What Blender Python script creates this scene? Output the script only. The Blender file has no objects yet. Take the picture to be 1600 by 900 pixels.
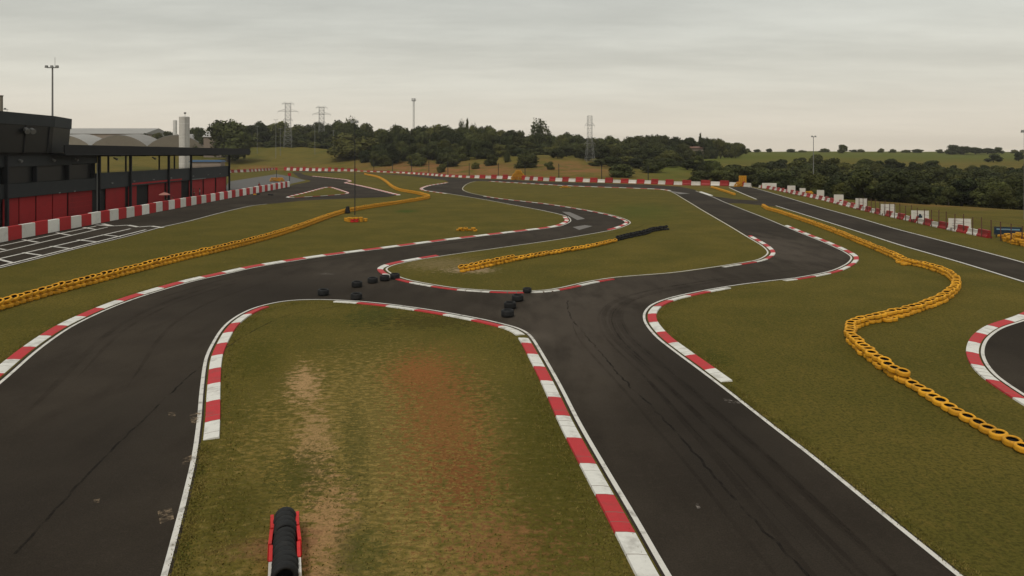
import bpy, bmesh, math, random
from mathutils import Vector, Matrix, noise
from mathutils.geometry import tessellate_polygon
R = math.radians
rnd = random.Random(7)
sc = bpy.context.scene
col = sc.collection
# ------------------------------------------------------------------ camera
H = 8.5; F = 1155.0; HOR = 240.0
FP = F
CAM = Vector((0, 0, H))

def ray(x, y):
    return Vector((x - 800, F, HOR - y))
def G(x, y, z=0.0):                            # pixel of the survey picture -> point on the plane z
    d = ray(x, y); t = (z - H) / d.z
    return CAM + d * t
def at(x, y, Y):                               # pixel -> point at world depth Y
    d = ray(x, y); return CAM + d * (Y / d.y)
def col_x(x, Y): return (x - 800) / FP * Y

cam_d = bpy.data.cameras.new("camera"); cam = bpy.data.objects.new("camera", cam_d); col.objects.link(cam)
cam_d.sensor_width = 36; cam_d.lens = F / 1600 * 36
cam_d.clip_start = 0.1; cam_d.clip_end = 20000
cam.location = CAM; cam.rotation_euler = (R(90), 0, 0); cam_d.shift_y = -(450 - HOR) / 1600
sc.camera = cam

# ------------------------------------------------------------------ tagging
def tag(o, label=None, cat=None, group=None, kind=None):
    if label: o['label'] = label
    if cat: o['category'] = cat
    if group: o['group'] = group
    if kind: o['kind'] = kind
    return o
def empty(name, loc, rz=0.0):
    o = bpy.data.objects.new(name, None); col.objects.link(o)
    o.location = loc; o.rotation_euler = (0, 0, rz); o.empty_display_size = 0.3
    return o
def copy_tree(o, parent=None):
    kids = list(o.children)
    c = o.copy(); col.objects.link(c)
    if parent: c.parent = parent
    for k in kids: copy_tree(k, c)
    return c

class MB:
    def __init__(s): s.v = []; s.f = []; s.m = []
    def add(s, vs, fs, mat=0):
        b = len(s.v); s.v += [tuple(v) for v in vs]
        for f in fs: s.f.append(tuple(i + b for i in f)); s.m.append(mat)
    def box(s, c, size, rz=0.0, mat=0, top=None):
        cx, cy, cz = c; sx, sy, sz = [k / 2 for k in size]; tx, ty = top if top else (sx * 2, sy * 2)
        tx /= 2; ty /= 2
        q = [(-sx, -sy, -sz), (sx, -sy, -sz), (sx, sy, -sz), (-sx, sy, -sz), (-tx, -ty, sz), (tx, -ty, sz), (tx, ty, sz), (-tx, ty, sz)]
        ca, sa = math.cos(rz), math.sin(rz)
        s.add([(cx + x * ca - y * sa, cy + x * sa + y * ca, cz + z) for x, y, z in q],
              [(0, 3, 2, 1), (4, 5, 6, 7), (0, 1, 5, 4), (1, 2, 6, 5), (2, 3, 7, 6), (3, 0, 4, 7)], mat)
    def bar(s, p0, p1, r0, r1=None, n=6, mat=0):
        p0, p1 = Vector(p0), Vector(p1); r1 = r0 if r1 is None else r1
        d = (p1 - p0).normalized(); a = Vector((0, 0, 1)) if abs(d.z) < .9 else Vector((1, 0, 0))
        e1 = d.cross(a).normalized(); e2 = d.cross(e1)
        vs = []
        for p, r in ((p0, r0), (p1, r1)):
            for k in range(n):
                t = 2 * math.pi * k / n; vs.append(p + e1 * (r * math.cos(t)) + e2 * (r * math.sin(t)))
        s.add(vs, [(k, n + k, n + (k + 1) % n, (k + 1) % n) for k in range(n)] + [tuple(range(n)), tuple(range(2 * n - 1, n - 1, -1))], mat)
    def lathe(s, prof, n=20, c=(0, 0, 0), mats=None, closed=False):
        vs = []
        for r, z in prof:
            for k in range(n):
                t = 2 * math.pi * k / n; vs.append((c[0] + r * math.cos(t), c[1] + r * math.sin(t), c[2] + z))
        m = len(prof); b = len(s.v); s.v += vs
        for i in range(m if closed else m - 1):
            j = (i + 1) % m
            for k in range(n):
                k2 = (k + 1) % n
                s.f.append((b + i * n + k, b + i * n + k2, b + j * n + k2, b + j * n + k)); s.m.append(mats[i] if mats else 0)
    def mesh(s, name, mats, smooth=False):
        me = bpy.data.meshes.new(name); me.from_pydata(s.v, [], s.f)
        for m in mats: me.materials.append(m)
        me.polygons.foreach_set('material_index', s.m)
        if smooth: me.polygons.foreach_set('use_smooth', [True] * len(me.polygons))
        me.update(); return me
    def build(s, name, mats, parent=None, smooth=False):
        if not isinstance(mats, (list, tuple)): mats = [mats]
        o = bpy.data.objects.new(name, s.mesh(name, mats, smooth)); col.objects.link(o)
        if parent: o.parent = parent
        return o

# ------------------------------------------------------------------ materials
def srgb(r, g, b):
    f = lambda c: (c / 255 / 12.92) if c / 255 <= .04045 else ((c / 255 + .055) / 1.055) ** 2.4
    return (f(r), f(g), f(b), 1)
class NT:
    def __init__(s, name):
        s.mat = bpy.data.materials.new(name); s.mat.use_nodes = True
        s.t = s.mat.node_tree; s.n = s.t.nodes; s.l = s.t.links
        s.b = s.n['Principled BSDF']; s.b.inputs['Roughness'].default_value = .85
        s.b.inputs['Specular IOR Level'].default_value = .25
    def new(s, t, **kw):
        o = s.n.new(t)
        for k, v in kw.items(): setattr(o, k, v)
        return o
    def pos(s):
        return s.new('ShaderNodeNewGeometry').outputs['Position']
    def objco(s):
        tc = s.new('ShaderNodeTexCoord').outputs['Object']; oi = s.new('ShaderNodeObjectInfo').outputs['Random']
        mu = s.new('ShaderNodeMath', operation='MULTIPLY'); s.l.new(oi, mu.inputs[0]); mu.inputs[1].default_value = 57.3
        a = s.new('ShaderNodeVectorMath', operation='ADD'); s.l.new(tc, a.inputs[0]); s.l.new(mu.outputs[0], a.inputs[1])
        return a.outputs[0]
    def scale(s, vec, sx, sy, sz=1, rz=0):
        m = s.new('ShaderNodeMapping'); m.inputs['Scale'].default_value = (sx, sy, sz); m.inputs['Rotation'].default_value = (0, 0, rz)
        s.l.new(vec, m.inputs['Vector']); return m.outputs[0]
    def noise(s, vec, sc_, det=3, rough=.55):
        o = s.new('ShaderNodeTexNoise'); o.inputs['Scale'].default_value = sc_; o.inputs['Detail'].default_value = det
        o.inputs['Roughness'].default_value = rough; s.l.new(vec, o.inputs['Vector']); return o.outputs['Fac']
    def ramp(s, fac, a, b, lo=0.0, hi=1.0):
        o = s.new('ShaderNodeMapRange'); o.interpolation_type = 'SMOOTHSTEP'
        for k, v in (('From Min', a), ('From Max', b), ('To Min', lo), ('To Max', hi)): o.inputs[k].default_value = v
        s.l.new(fac, o.inputs['Value']); return o.outputs[0]
    def mix(s, fac, a, b, blend='MIX'):
        o = s.new('ShaderNodeMix', data_type='RGBA', blend_type=blend)
        for sock, v in ((o.inputs['Factor'], fac), (o.inputs['A'], a), (o.inputs['B'], b)):
            if isinstance(v, (int, float)): sock.default_value = v
            elif isinstance(v, tuple): sock.default_value = v if len(v) == 4 else (*v, 1)
            else: s.l.new(v, sock)
        return o.outputs['Result']
    def math(s, op, a, b):
        o = s.new('ShaderNodeMath', operation=op)
        for i, v in enumerate((a, b)):
            if isinstance(v, (int, float)): o.inputs[i].default_value = v
            else: s.l.new(v, o.inputs[i])
        return o.outputs[0]
    def ellipse(s, pos, c, rx, ry, rz=0.0, wob=None, soft=.6):
        sub = s.new('ShaderNodeVectorMath', operation='SUBTRACT'); s.l.new(pos, sub.inputs[0]); sub.inputs[1].default_value = (c[0], c[1], 0)
        m = s.new('ShaderNodeMapping'); m.vector_type = 'POINT'; m.inputs['Rotation'].default_value = (0, 0, -rz)
        s.l.new(sub.outputs[0], m.inputs['Vector'])
        v2 = s.scale(m.outputs[0], 1 / rx, 1 / ry, 0)
        ln = s.new('ShaderNodeVectorMath', operation='LENGTH'); s.l.new(v2, ln.inputs[0])
        d = ln.outputs['Value']
        if wob is not None: d = s.math('ADD', d, s.ramp(wob, .25, .75, -.45, .45))
        return s.ramp(d, 1 + soft / 2, 1 - soft, 0, 1)
    def color(s, c):
        if isinstance(c, tuple): s.b.inputs['Base Color'].default_value = c if len(c) == 4 else (*c, 1)
        else: s.l.new(c, s.b.inputs['Base Color'])
    def bump(s, h, strength=.4, dist=.02):
        o = s.new('ShaderNodeBump'); o.inputs['Strength'].default_value = strength; o.inputs['Distance'].default_value = dist
        s.l.new(h, o.inputs['Height']); s.l.new(o.outputs[0], s.b.inputs['Normal'])

def painted(name, c, dirt=(.09, .07, .05), amt=.5, sc_=2.5, rough=.7, thr=(.5, .75), world=False, spec=.25):
    m = NT(name); p = m.pos() if world else m.objco()
    n1 = m.noise(p, sc_, 5, .65); n2 = m.noise(p, sc_ * 7, 3)
    k = m.math('MULTIPLY', m.ramp(n1, thr[0], thr[1]), amt)
    c2 = m.mix(k, c, dirt)
    c3 = m.mix(m.ramp(n2, .3, .7, 0, .25), c2, tuple(x * .72 for x in c[:3]))
    if not world:
        w_ = m.new('ShaderNodeTexWhiteNoise', noise_dimensions='1D'); m.l.new(m.new('ShaderNodeObjectInfo').outputs['Random'], w_.inputs['W'])
        c3 = m.mix(1.0, c3, m.mix(w_.outputs['Value'], (.78, .76, .74), (1.12, 1.12, 1.12)), 'MULTIPLY')
    m.color(c3); m.b.inputs['Roughness'].default_value = rough; m.b.inputs['Specular IOR Level'].default_value = spec
    return m.mat

WHITE = (.66, .64, .58); RED = (.47, .028, .03)
M = {}
M['kerb_white'] = painted('kerb_white', WHITE, (.16, .13, .10), .55, 1.3, world=True, thr=(.48, .72))
M['kerb_red'] = painted('kerb_red', (.45, .030, .034), (.14, .06, .045), .5, 1.3, world=True, thr=(.48, .75))
M['kerb_joint'] = painted('kerb_joint', (.17, .12, .09), (.09, .07, .05), .5, 2, world=True)
M['line'] = painted('line_paint', (.60, .57, .51), (.10, .085, .07), .7, 2.2, world=True, thr=(.5, .72))
M['yellow'] = painted('tyre_yellow', (.66, .315, .016), (.12, .07, .025), .7, 4, rough=.65)
M['rubber'] = painted('tyre_black', (.012, .012, .012), (.035, .03, .026), .5, 6, rough=.7)
M['tyre_red'] = painted('tyre_red', (.56, .022, .02), (.12, .03, .02), .5, 6, rough=.55)
M['tyre_white'] = painted('tyre_white', (.6, .57, .52), (.2, .17, .14), .5, 6, rough=.55)
M['wall_red'] = painted('wall_red', (.46, .024, .026), (.2, .06, .05), .5, 1.2)
M['wall_white'] = painted('wall_white', (.74, .72, .66), (.34, .30, .25), .4, 1.2)
M['plastic_red'] = painted('barrier_red', (.31, .020, .018), (.13, .05, .04), .5, 1.5, rough=.5)
M['plastic_white'] = painted('barrier_white', (.58, .55, .49), (.25, .2, .16), .5, 1.5, rough=.5)
M['cladding'] = painted('grey_cladding', (.030, .034, .036), (.05, .05, .05), .5, .6)
M['fascia'] = painted('black_fascia', (.010, .010, .011), (.02, .02, .02), .5, .6)
M['dark'] = painted('dark_interior', (.008, .008, .008), (.016, .016, .016), .5, 1)
M['door_red'] = painted('garage_door_red', (.33, .014, .016), (.18, .014, .014), .5, .5)
M['steel_dark'] = painted('dark_steel', (.018, .019, .022), (.04, .03, .025), .5, 3)
M['steel_grey'] = painted('galvanised_steel', (.22, .22, .21), (.12, .11, .1), .5, 2)
M['concrete'] = painted('pale_concrete', (.66, .64, .60), (.3, .28, .25), .5, .35)
M['roof_grey'] = painted('grey_roof_sheet', (.30, .29, .27), (.19, .17, .15), .6, .12)
M['gable'] = painted('brown_gable_sheet', (.19, .165, .125), (.12, .1, .08), .5, .2)
M['bark'] = painted('bark', (.05, .04, .03), (.03, .025, .02), .5, 3)
M['rust'] = painted('rusty_post', (.10, .045, .03), (.05, .03, .025), .5, 3)
M['blue'] = painted('blue_paint', (.03, .07, .13), (.03, .04, .05), .5, 2, rough=.5)
M['navy'] = painted('dark_blue_board', (.012, .03, .05), (.03, .03, .03), .5, 2, rough=.5)
M['skin'] = painted('skin', (.30, .17, .11), (.25, .14, .09), .3, 5)
M['cloth_red'] = painted('red_cloth', (.30, .02, .025), (.15, .02, .02), .4, 5)
M['cloth_white'] = painted('white_cloth', (.55, .54, .52), (.35, .33, .3), .4, 5)
M['cloth_dark'] = painted('dark_cloth', (.015, .015, .02), (.03, .03, .03), .4, 5)
M['cloth_jeans'] = painted('grey_trousers', (.09, .09, .10), (.06, .06, .06), .4, 5)
M['hair'] = painted('dark_hair', (.012, .009, .007), (.02, .015, .01), .4, 8)
M['house_wall'] = painted('house_wall', (.25, .2, .16), (.18, .14, .11), .4, .5)
M['tile'] = painted('roof_tile', (.16, .085, .06), (.10, .06, .05), .5, .8)

def glass_mat():
    m = NT('dark_glass'); m.color((.008, .009, .010)); m.b.inputs['Roughness'].default_value = .35; m.b.inputs['Specular IOR Level'].default_value = .25
    return m.mat
M['glass'] = glass_mat()

def leaf_mat(name, dark, light):
    m = NT(name); oi = m.new('ShaderNodeObjectInfo').outputs['Random']; p = m.pos()
    n = m.noise(p, .55, 3); n2 = m.noise(p, 3.0, 2)
    c = m.mix(m.ramp(n, .35, .68), dark, light)
    c = m.mix(m.ramp(n2, .3, .7, 0, .45), c, tuple(x * .5 for x in dark))
    c = m.mix(m.ramp(oi, 0, 1, 0, .55), c, (dark[0] * 1.35, dark[1] * 1.05, dark[2] * .8))
    w_ = m.new('ShaderNodeTexWhiteNoise', noise_dimensions='1D'); m.l.new(oi, w_.inputs['W'])
    c = m.mix(1.0, c, m.mix(w_.outputs['Value'], (.62, .66, .62), (1.45, 1.38, 1.25)), 'MULTIPLY')
    m.color(c); m.b.inputs['Roughness'].default_value = .8; m.b.inputs['Specular IOR Level'].default_value = .12
    return m.mat
M['leaf'] = leaf_mat('leaf_dark', (.034, .042, .014), (.072, .082, .024))
M['leaf_b'] = leaf_mat('leaf_olive', (.046, .054, .016), (.100, .105, .030))
M['leaf_c'] = leaf_mat('leaf_blackish', (.026, .034, .013), (.054, .063, .021))

# ------------------------------------------------------------------ terrain
#        px     Yb   Ym   zm    Yc   zc    zf(900 m)
TERR = [(-1500, 230, 300, 1.0, 450, 8.0, 10), (0, 260, 320, 2.5, 470, 11.0, 13), (360, 365, 410, 5.0, 480, 13.0, 15), (470, 372, 405, 4.2, 480, 12.6, 15),
        (550, 330, 365, 2.6, 440, 10.0, 14), (700, 283, 310, 2.2, 400, 6.6, 12), (850, 236, 275, 2.6, 350, 7.4, 12), (950, 215, 250, 1.4, 330, 4.2, 10),
        (1050, 205, 235, 0.2, 310, 3.2, 9.5), (1150, 196, 235, -1.6, 450, 6.4, 10.6), (1300, 132, 190, -3.6, 500, 6.8, 11.0), (1450, 116, 170, -3.6, 520, 5.6, 10.6),
        (1600, 104, 160, -3.6, 520, 5.6, 10.4), (2600, 80, 130, -4, 480, 5.6, 10.4)]
def terr_row(px):
    if px <= TERR[0][0]: return TERR[0][1:]
    for a, b in zip(TERR, TERR[1:]):
        if px <= b[0]:
            t = (px - a[0]) / (b[0] - a[0]); return tuple(p + (q - p) * t for p, q in zip(a[1:], b[1:]))
    return TERR[-1][1:]
def terrain(X, Y):
    if Y < 20: return 0.0
    px = 800 + X / Y * FP
    Yb, Ym, zm, Yc, zc, zf = terr_row(max(-1500, min(2600, px)))
    ks = [(0, 0), (Yb + 4, 0), (Ym, zm), (Yc, zc), (900, zf), (1600, zf - 9), (5000, -10)]
    for (a, za), (b, zb) in zip(ks, ks[1:]):
        if Y <= b:
            t = (Y - a) / (b - a); t = t * t * (3 - 2 * t) * .5 + t * .5
            z = za + (zb - za) * t; break
    else: z = -10
    if Y > Yb + 4:
        k = min(1, (Y - Yb - 4) / 60); z += k * 1.1 * noise.noise(Vector((X * .018, Y * .018, 3))) + k * .35 * noise.noise(Vector((X * .07, Y * .07, 9)))
    return z

def axis(lims):
    out = []
    for a, b, st in lims:
        n = max(1, round((b - a) / st)); out += [a + (b - a) * i / n for i in range(n)]
    return out + [lims[-1][1]]
xs = axis([(-2100, -900, 150), (-900, -280, 31), (-280, 300, 5.5), (300, 900, 30), (900, 2100, 150)])
ys = axis([(-300, 0, 50), (0, 60, 15), (60, 520, 5.5), (520, 900, 14), (900, 1600, 50), (1600, 2300, 140)])
g = MB(); nx = len(xs)
for y in ys:
    for x in xs: g.v.append((x, y, terrain(x, y)))
for j in range(len(ys) - 1):
    for i in range(nx - 1):
        g.f.append((j * nx + i, j * nx + i + 1, (j + 1) * nx + i + 1, (j + 1) * nx + i)); g.m.append(0)

def ground_mat():
    m = NT('grass_ground'); p = m.pos()
    big = m.noise(p, .035, 4); mid = m.noise(p, .22, 4, .6); sm = m.noise(p, 1.6, 5, .7); fine = m.noise(p, 11, 4, .75); clump = m.noise(m.scale(p, .8, 1.15), 3.0, 7, .74); tuft = m.noise(p, 5.5, 5, .75)
    st2 = m.noise(m.scale(p, 1.0, .40, 1, R(55)), 3.6, 5, .7)
    c = m.mix(m.ramp(mid, .32, .70), (.100, .085, .0170), (.150, .114, .0240))
    c = m.mix(m.ramp(big, .35, .68, 0, .6), c, (.090, .079, .016))
    c = m.mix(m.ramp(st2, .50, .70, 0, .45), c, (.186, .128, .030))
    c = m.mix(m.ramp(tuft, .44, .62, 0, .6), c, (.060, .053, .012))
    def blot(centre, rx, ry, rz, colour, k, n=clump, soft=1.1, gain=4.2):
        e = m.ellipse(p, G(*centre), rx * 1.15, ry * 1.1, math.atan((800 - centre[0]) / F) + R(rz * .3), None, soft)
        v = m.math('ADD', m.math('MULTIPLY', e, 1.1), m.math('MULTIPLY', m.math('SUBTRACT', n, .5), gain))
        return m.mix(m.math('MULTIPLY', m.math('MULTIPLY', m.ramp(v, .40, 1.0), m.ramp(e, 0, .3)), k), c, colour)
    # worn ground of the near infield
    c = blot((600, 710), 4.7, 12.5, 4, (.245, .165, .045), .95, clump, 1.2, 4.0)
    c = blot((600, 700), 4.0, 12, 4, (.32, .225, .072), .75, tuft, 1.2, 5.0)
    c = blot((590, 690), 3.8, 11.5, 4, (.088, .078, .018), .6, m.noise(m.scale(p, .7, 1.3), 4.4, 6, .75), 1.2, 7.5)
    c = blot((660, 585), 1.7, 3.8, 4, (.27, .105, .034), .95, tuft, 1.2, 4.0)
    c = blot((690, 650), 1.7, 8.5, 8, (.235, .098, .032), .9, tuft, 1.2, 5.0)
    c = blot((730, 745), .9, 2.6, 6, (.20, .080, .028), .8, tuft, 1.2, 6)
    c = blot((790, 850), 1.5, 1.6, 0, (.24, .115, .045), .85, tuft, 1.2, 6)
    c = blot((475, 600), .75, 3.0, 3, (.40, .25, .115), .95)
    c = blot((492, 690), .65, 4.0, -2, (.35, .22, .095), .9)
    c = blot((512, 830), .75, 3.6, -3, (.36, .21, .095), .9)
    c = blot((425, 850), 1.2, .6, 0, (.26, .135, .065), .8)
    c = blot((555, 700), .45, 5.5, 1, (.060, .062, .014), .5, tuft)
    c = blot((470, 740), 1.1, 2.4, 0, (.050, .054, .009), .7, tuft)
    c = blot((585, 495), 1.8, 3.4, 0, (.054, .060, .013), .75)
    c = blot((560, 860), .7, 1.4, 0, (.054, .062, .014), .7)
    c = blot((680, 500), 3.6, 2.6, 0, (.058, .048, .010), .8)
    c = blot((400, 560), 1.2, 4.5, 6, (.070, .064, .010), .7)
    c = blot((370, 800), 1.1, 2.5, 8, (.060, .056, .009), .7)
    c = blot((850, 720), 1.5, 7.5, 12, (.066, .060, .009), .75)
    c = blot((690, 412), 3.5, 4, 0, (.20, .15, .07), .8)
    c = blot((735, 422), 2.2, 1.8, 0, (.34, .25, .15), .9)
    c = blot((1120, 560), .9, 1.5, 0, (.05, .055, .009), .6)
    c = blot((1000, 330), 7, 22, 0, (.062, .082, .014), .6)
    c = blot((635, 330), 2.0, 3.5, 0, (.05, .075, .012), .9)
    # bare soil beyond the barriers and long pale grass on the bank
    soilA = m.new('ShaderNodeVertexColor', layer_name='zone')
    sep = m.new('ShaderNodeSeparateColor'); m.l.new(soilA.outputs['Color'], sep.inputs[0])
    patch = m.noise(p, .10, 6, .7); patch2 = m.noise(p, .05, 5, .65)
    c = m.mix(m.math('MULTIPLY', sep.outputs['Green'], m.ramp(patch, .35, .60, .15, 1)), c, (.160, .118, .026))
    c = m.mix(m.math('MULTIPLY', sep.outputs['Green'], m.ramp(patch2, .52, .62, 0, .7)), c, (.060, .066, .014))
    c = m.mix(m.math('MULTIPLY', sep.outputs['Blue'], .9), c, (.095, .108, .018))
    c = m.mix(m.math('MULTIPLY', sep.outputs['Blue'], m.ramp(patch2, .50, .64, 0, .6)), c, (.125, .110, .024))
    c = m.mix(m.math('MULTIPLY', sep.outputs['Red'], m.ramp(patch, .42, .56, .10, 1)), c, (.24, .112, .044))
    c = m.mix(m.ramp(fine, .40, .62, .0, .55), c, m.mix(.62, c, (.02, .018, .003)))
    m.color(c); m.b.inputs['Roughness'].default_value = .95; m.b.inputs['Specular IOR Level'].default_value = .03
    m.bump(m.math('ADD', m.math('MULTIPLY', fine, .6), m.math('MULTIPLY', tuft, .9)), .7, .06)
    return m.mat
M['ground'] = ground_mat()
gme = g.mesh('ground', [M['ground']], True)
vc = gme.color_attributes.new('zone', 'FLOAT_COLOR', 'POINT')
def gauss(x, c, w): return math.exp(-((x - c) / w) ** 2)
for i, v in enumerate(gme.vertices):
    X, Y, z = v.co
    r_ = gg = bb = 0.0
    if Y > 30:
        px = 800 + X / Y * FP; Yb, Ym, zm, Yc, zc, zf = terr_row(max(-1500, min(2600, px)))
        d = Y - Yb
        if d > -16:
            gg = max(0, min(1, (d - 2) / 10)) * (1 if px < 1160 else .75) * (1 - max(0, min(1, (Y - Yc) / 60)))
            bb = max(0, min(1, (Y - Yc + 120) / 100)) * (1 if px > 1020 else .25)
            r_ = 1.3 * gauss(px, 700, 120) * gauss(d, 30, 42) + 1.1 * gauss(px, 900, 60) * gauss(d, 60, 40) + .8 * gauss(px, 420, 70) * gauss(d, 12, 10)
            r_ += .9 * gauss(px, 1045, 95) * gauss(d, -6, 9)
            r_ += .75 * (1 if 1380 < px < 1560 else 0) * gauss(d, 12, 7) + .4 * gauss(px, 950, 120) * gauss(d, 2, 6)
    vc.data[i].color = (min(1, r_), gg, bb, 1)
gob = bpy.data.objects.new('ground', gme); col.objects.link(gob); tag(gob, kind='structure')

# ------------------------------------------------------------------ curves
def spline(pts, n=8, closed=False):
    P = [Vector((p[0], p[1])) for p in pts]; out = []
    N = len(P); rng = range(N if closed else N - 1)
    for i in rng:
        p1, p2 = P[i], P[(i + 1) % N]
        p0 = P[i - 1] if (i > 0 or closed) else p1 * 2 - p2
        p3 = P[(i + 2) % N] if (i + 2 < N or closed) else p2 * 2 - p1
        # centripetal-like: limit tangents
        L = (p2 - p1).length
        m1 = (p2 - p0) * .5; m2 = (p3 - p1) * .5
        if m1.length > L: m1 = m1.normalized() * L
        if m2.length > L: m2 = m2.normalized() * L
        for k in range(n):
            t = k / n; t2 = t * t; t3 = t2 * t
            out.append(p1 * (2 * t3 - 3 * t2 + 1) + m1 * (t3 - 2 * t2 + t) + p2 * (-2 * t3 + 3 * t2) + m2 * (t3 - t2))
    if not closed: out.append(P[-1])
    return out
def ground_pts(px): return [G(p.x, p.y) for p in px]
def nearest(px, q): 
    return min(range(len(px)), key=lambda i: (px[i].x - q[0]) ** 2 + (px[i].y - q[1]) ** 2)
def resample(pts, step):
    out = [pts[0].copy()]; acc = 0.0; prev = pts[0]
    for p in pts[1:]:
        d = (p - prev).length
        while acc + d >= step and d > 1e-9:
            prev = prev + (p - prev) * ((step - acc) / d); out.append(prev.copy()); d = (p - prev).length; acc = 0.0
        acc += d; prev = p
    return out
def normals(pts):
    ns = []
    for i in range(len(pts)):
        a = pts[max(0, i - 1)]; b = pts[min(len(pts) - 1, i + 1)]; d = (b - a); d.z = 0; d.normalize()
        ns.append(Vector((-d.y, d.x, 0)))
    return ns
def strip(mb, pts, prof, mat=lambda i: 0, cap=True):
    """prof: (offset to the left, height) pairs swept along pts"""
    ns = normals(pts); m = len(prof); b = len(mb.v)
    for p, n in zip(pts, ns):
        for off, z in prof: q = p + n * off; mb.v.append((q.x, q.y, z))
    for i in range(len(pts) - 1):
        for k in range(m - 1):
            a = b + i * m + k; f = (a, a + m, a + m + 1, a + 1)
            mb.f.append(f); mb.m.append(mat(i))

# asphalt outlines, surveyed on the ground
L1 = spline([(-260, 800), (-120, 690), (0, 592), (50, 549), (100, 514), (150, 489), (200, 469), (250, 453), (300, 439), (350, 428), (400, 417), (500, 401), (600, 388), (700, 375), (800, 363), (870, 354), (889, 346), (884, 338), (850, 329.5), (800, 320), (760, 312.5), (700, 302.5), (665, 297.5), (660, 294.5), (672, 290), (700, 285.2), (694, 281.5), (640, 275), (570, 271.3), (500, 269.6), (470, 269)])
TOP = [Vector(p) for p in [(458, 267.2), (560, 269.4), (640, 272.4), (700, 277.2), (742, 279.5), (800, 281), (850, 284), (1000, 288), (1060, 291.5), (1086, 296.5)]]
Rr = spline([(1088, 298.5), (1115, 308), (1132, 315.5), (1160, 326.5), (1200, 342), (1250, 363), (1290, 379), (1322, 394), (1333, 403), (1325, 413), (1300, 424), (1250, 434), (1200, 440), (1150, 446.5), (1100, 455), (1050, 466), (1022, 477), (1011, 490), (1013, 505), (1030, 526), (1055, 546), (1100, 579), (1144, 612), (1211, 664), (1278, 715), (1400, 813), (1510, 901), (1720, 1070)])
C = spline([(1140, 1080), (1035, 902), (984, 811), (940, 735), (900, 664), (869, 602), (842, 553), (824, 525), (805, 513.5), (770, 504), (740, 497.5), (700, 490), (650, 482), (600, 475.5), (550, 471), (500, 469), (460, 470), (430, 474), (400, 482), (375, 494), (355, 510), (340, 532), (327, 562), (321, 611), (318, 655), (311, 713), (298, 775), (284, 833), (267, 900), (215, 1080)])
B = spline([(722, 296.5), (740, 303), (780, 310), (850, 318), (900, 325.5), (950, 335), (976, 343), (982, 349), (960, 358), (900, 369), (850, 377), (800, 384), (750, 391), (700, 398), (650, 406), (612, 414), (600, 421), (612, 430), (640, 439), (700, 449.5), (750, 454), (800, 456), (850, 454.5), (880, 450), (920, 441), (960, 434.5), (1000, 431), (1050, 427), (1100, 420.5), (1150, 413), (1188, 406), (1203, 396), (1195, 385), (1170, 370), (1140, 352), (1100, 329), (1070, 311), (1045, 298), (1000, 294.6), (900, 291), (800, 285.5), (745, 283), (728, 288)], closed=True)
PIT_R = spline([(-160, 462), (0, 420), (60, 405), (130, 387), (200, 370), (254, 355.5), (298, 345.6), (340, 334.5), (375, 326), (400, 321), (440, 317), (482, 313), (552, 310), (605, 307.8), (619, 305), (610, 302.5), (570, 292.5), (545, 287.2), (537, 285.5), (545, 283.2), (538, 280.8), (509, 277.6), (486, 275.2), (474, 272.6), (470, 270)])
PIT_L = spline([(456, 268.5), (463, 274), (470, 279), (485, 282.3), (479, 285), (458, 288.8), (450, 292.2), (300, 320.5), (150, 349.3), (0, 378.4), (-160, 409)])
T = spline([(452, 308.4), (480, 301), (510, 293), (516, 293), (532, 298), (541, 302), (520, 304.6), (480, 307.3)], 6, closed=True)
RS_U = spline([(1158, 291), (1180, 294), (1222, 306), (1285, 324.5), (1345, 341), (1400, 357), (1450, 370), (1500, 383), (1550, 396), (1600, 409.5), (1760, 455)])
RS_L = spline([(1138, 293), (1160, 303), (1187, 314), (1210, 321.5), (1272, 341), (1360, 369), (1400, 382), (1450, 396.5), (1500, 411), (1600, 442), (1760, 492)])
J = [Vector(p) for p in [(1110, 306), (1150, 311.5), (1186, 313.5), (1192, 315), (1216, 323), (1203, 322), (1160, 318), (1133, 317.5)]]
ARC = spline([(1720, 470), (1640, 482), (1600, 499), (1560, 513), (1538, 530), (1531, 550), (1538, 570), (1556, 590), (1600, 620), (1700, 680)])

def asphalt_mat():
    m = NT('asphalt'); p = m.pos()
    big = m.noise(p, .10, 4, .6); mid = m.noise(m.scale(p, 1, .3, 1, R(10)), .8, 4, .6); fine = m.noise(p, 26, 3, .7); gr = m.noise(p, 5.5, 4, .7)
    c = m.mix(m.ramp(big, .3, .7), (.0305, .0238, .0172), (.053, .0422, .0308))
    c = m.mix(m.ramp(mid, .45, .72, 0, .5), c, (.0240, .0186, .0136))
    c = m.mix(m.ramp(gr, .5, .75, 0, .35), c, (.062, .050, .039))
    for (x, y, rx, ry, k) in ((900, 500, 4, 10, .45), (1195, 385, 5, 12, .55), (830, 526, .8, .8, .5), (960, 440, 8, 7, .3), (560, 430, 8, 6, .2)):
        c = m.mix(m.math('MULTIPLY', m.ellipse(p, G(x, y), rx, ry, 0, mid, 1.0), k), c, (.098, .079, .061))
    for (x, y, rx, ry, k) in ((1090, 640, 2.2, 12, .5), (420, 470, 4, 8, .4), (150, 700, 3, 8, .4)):
        c = m.mix(m.math('MULTIPLY', m.ellipse(p, G(x, y), rx, ry, 0, mid, 1.0), k), c, (.019, .0155, .0125))
    c = m.mix(m.ramp(fine, .38, .64, 0, .6), c, m.mix(.5, c, (.004, .004, .004)))
    m.color(c); m.b.inputs['Roughness'].default_value = .95; m.b.inputs['Specular IOR Level'].default_value = .05
    m.bump(m.math('ADD', fine, m.math('MULTIPLY', gr, .5)), .6, .014)
    return m.mat
M['asphalt'] = asphalt_mat()

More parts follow.
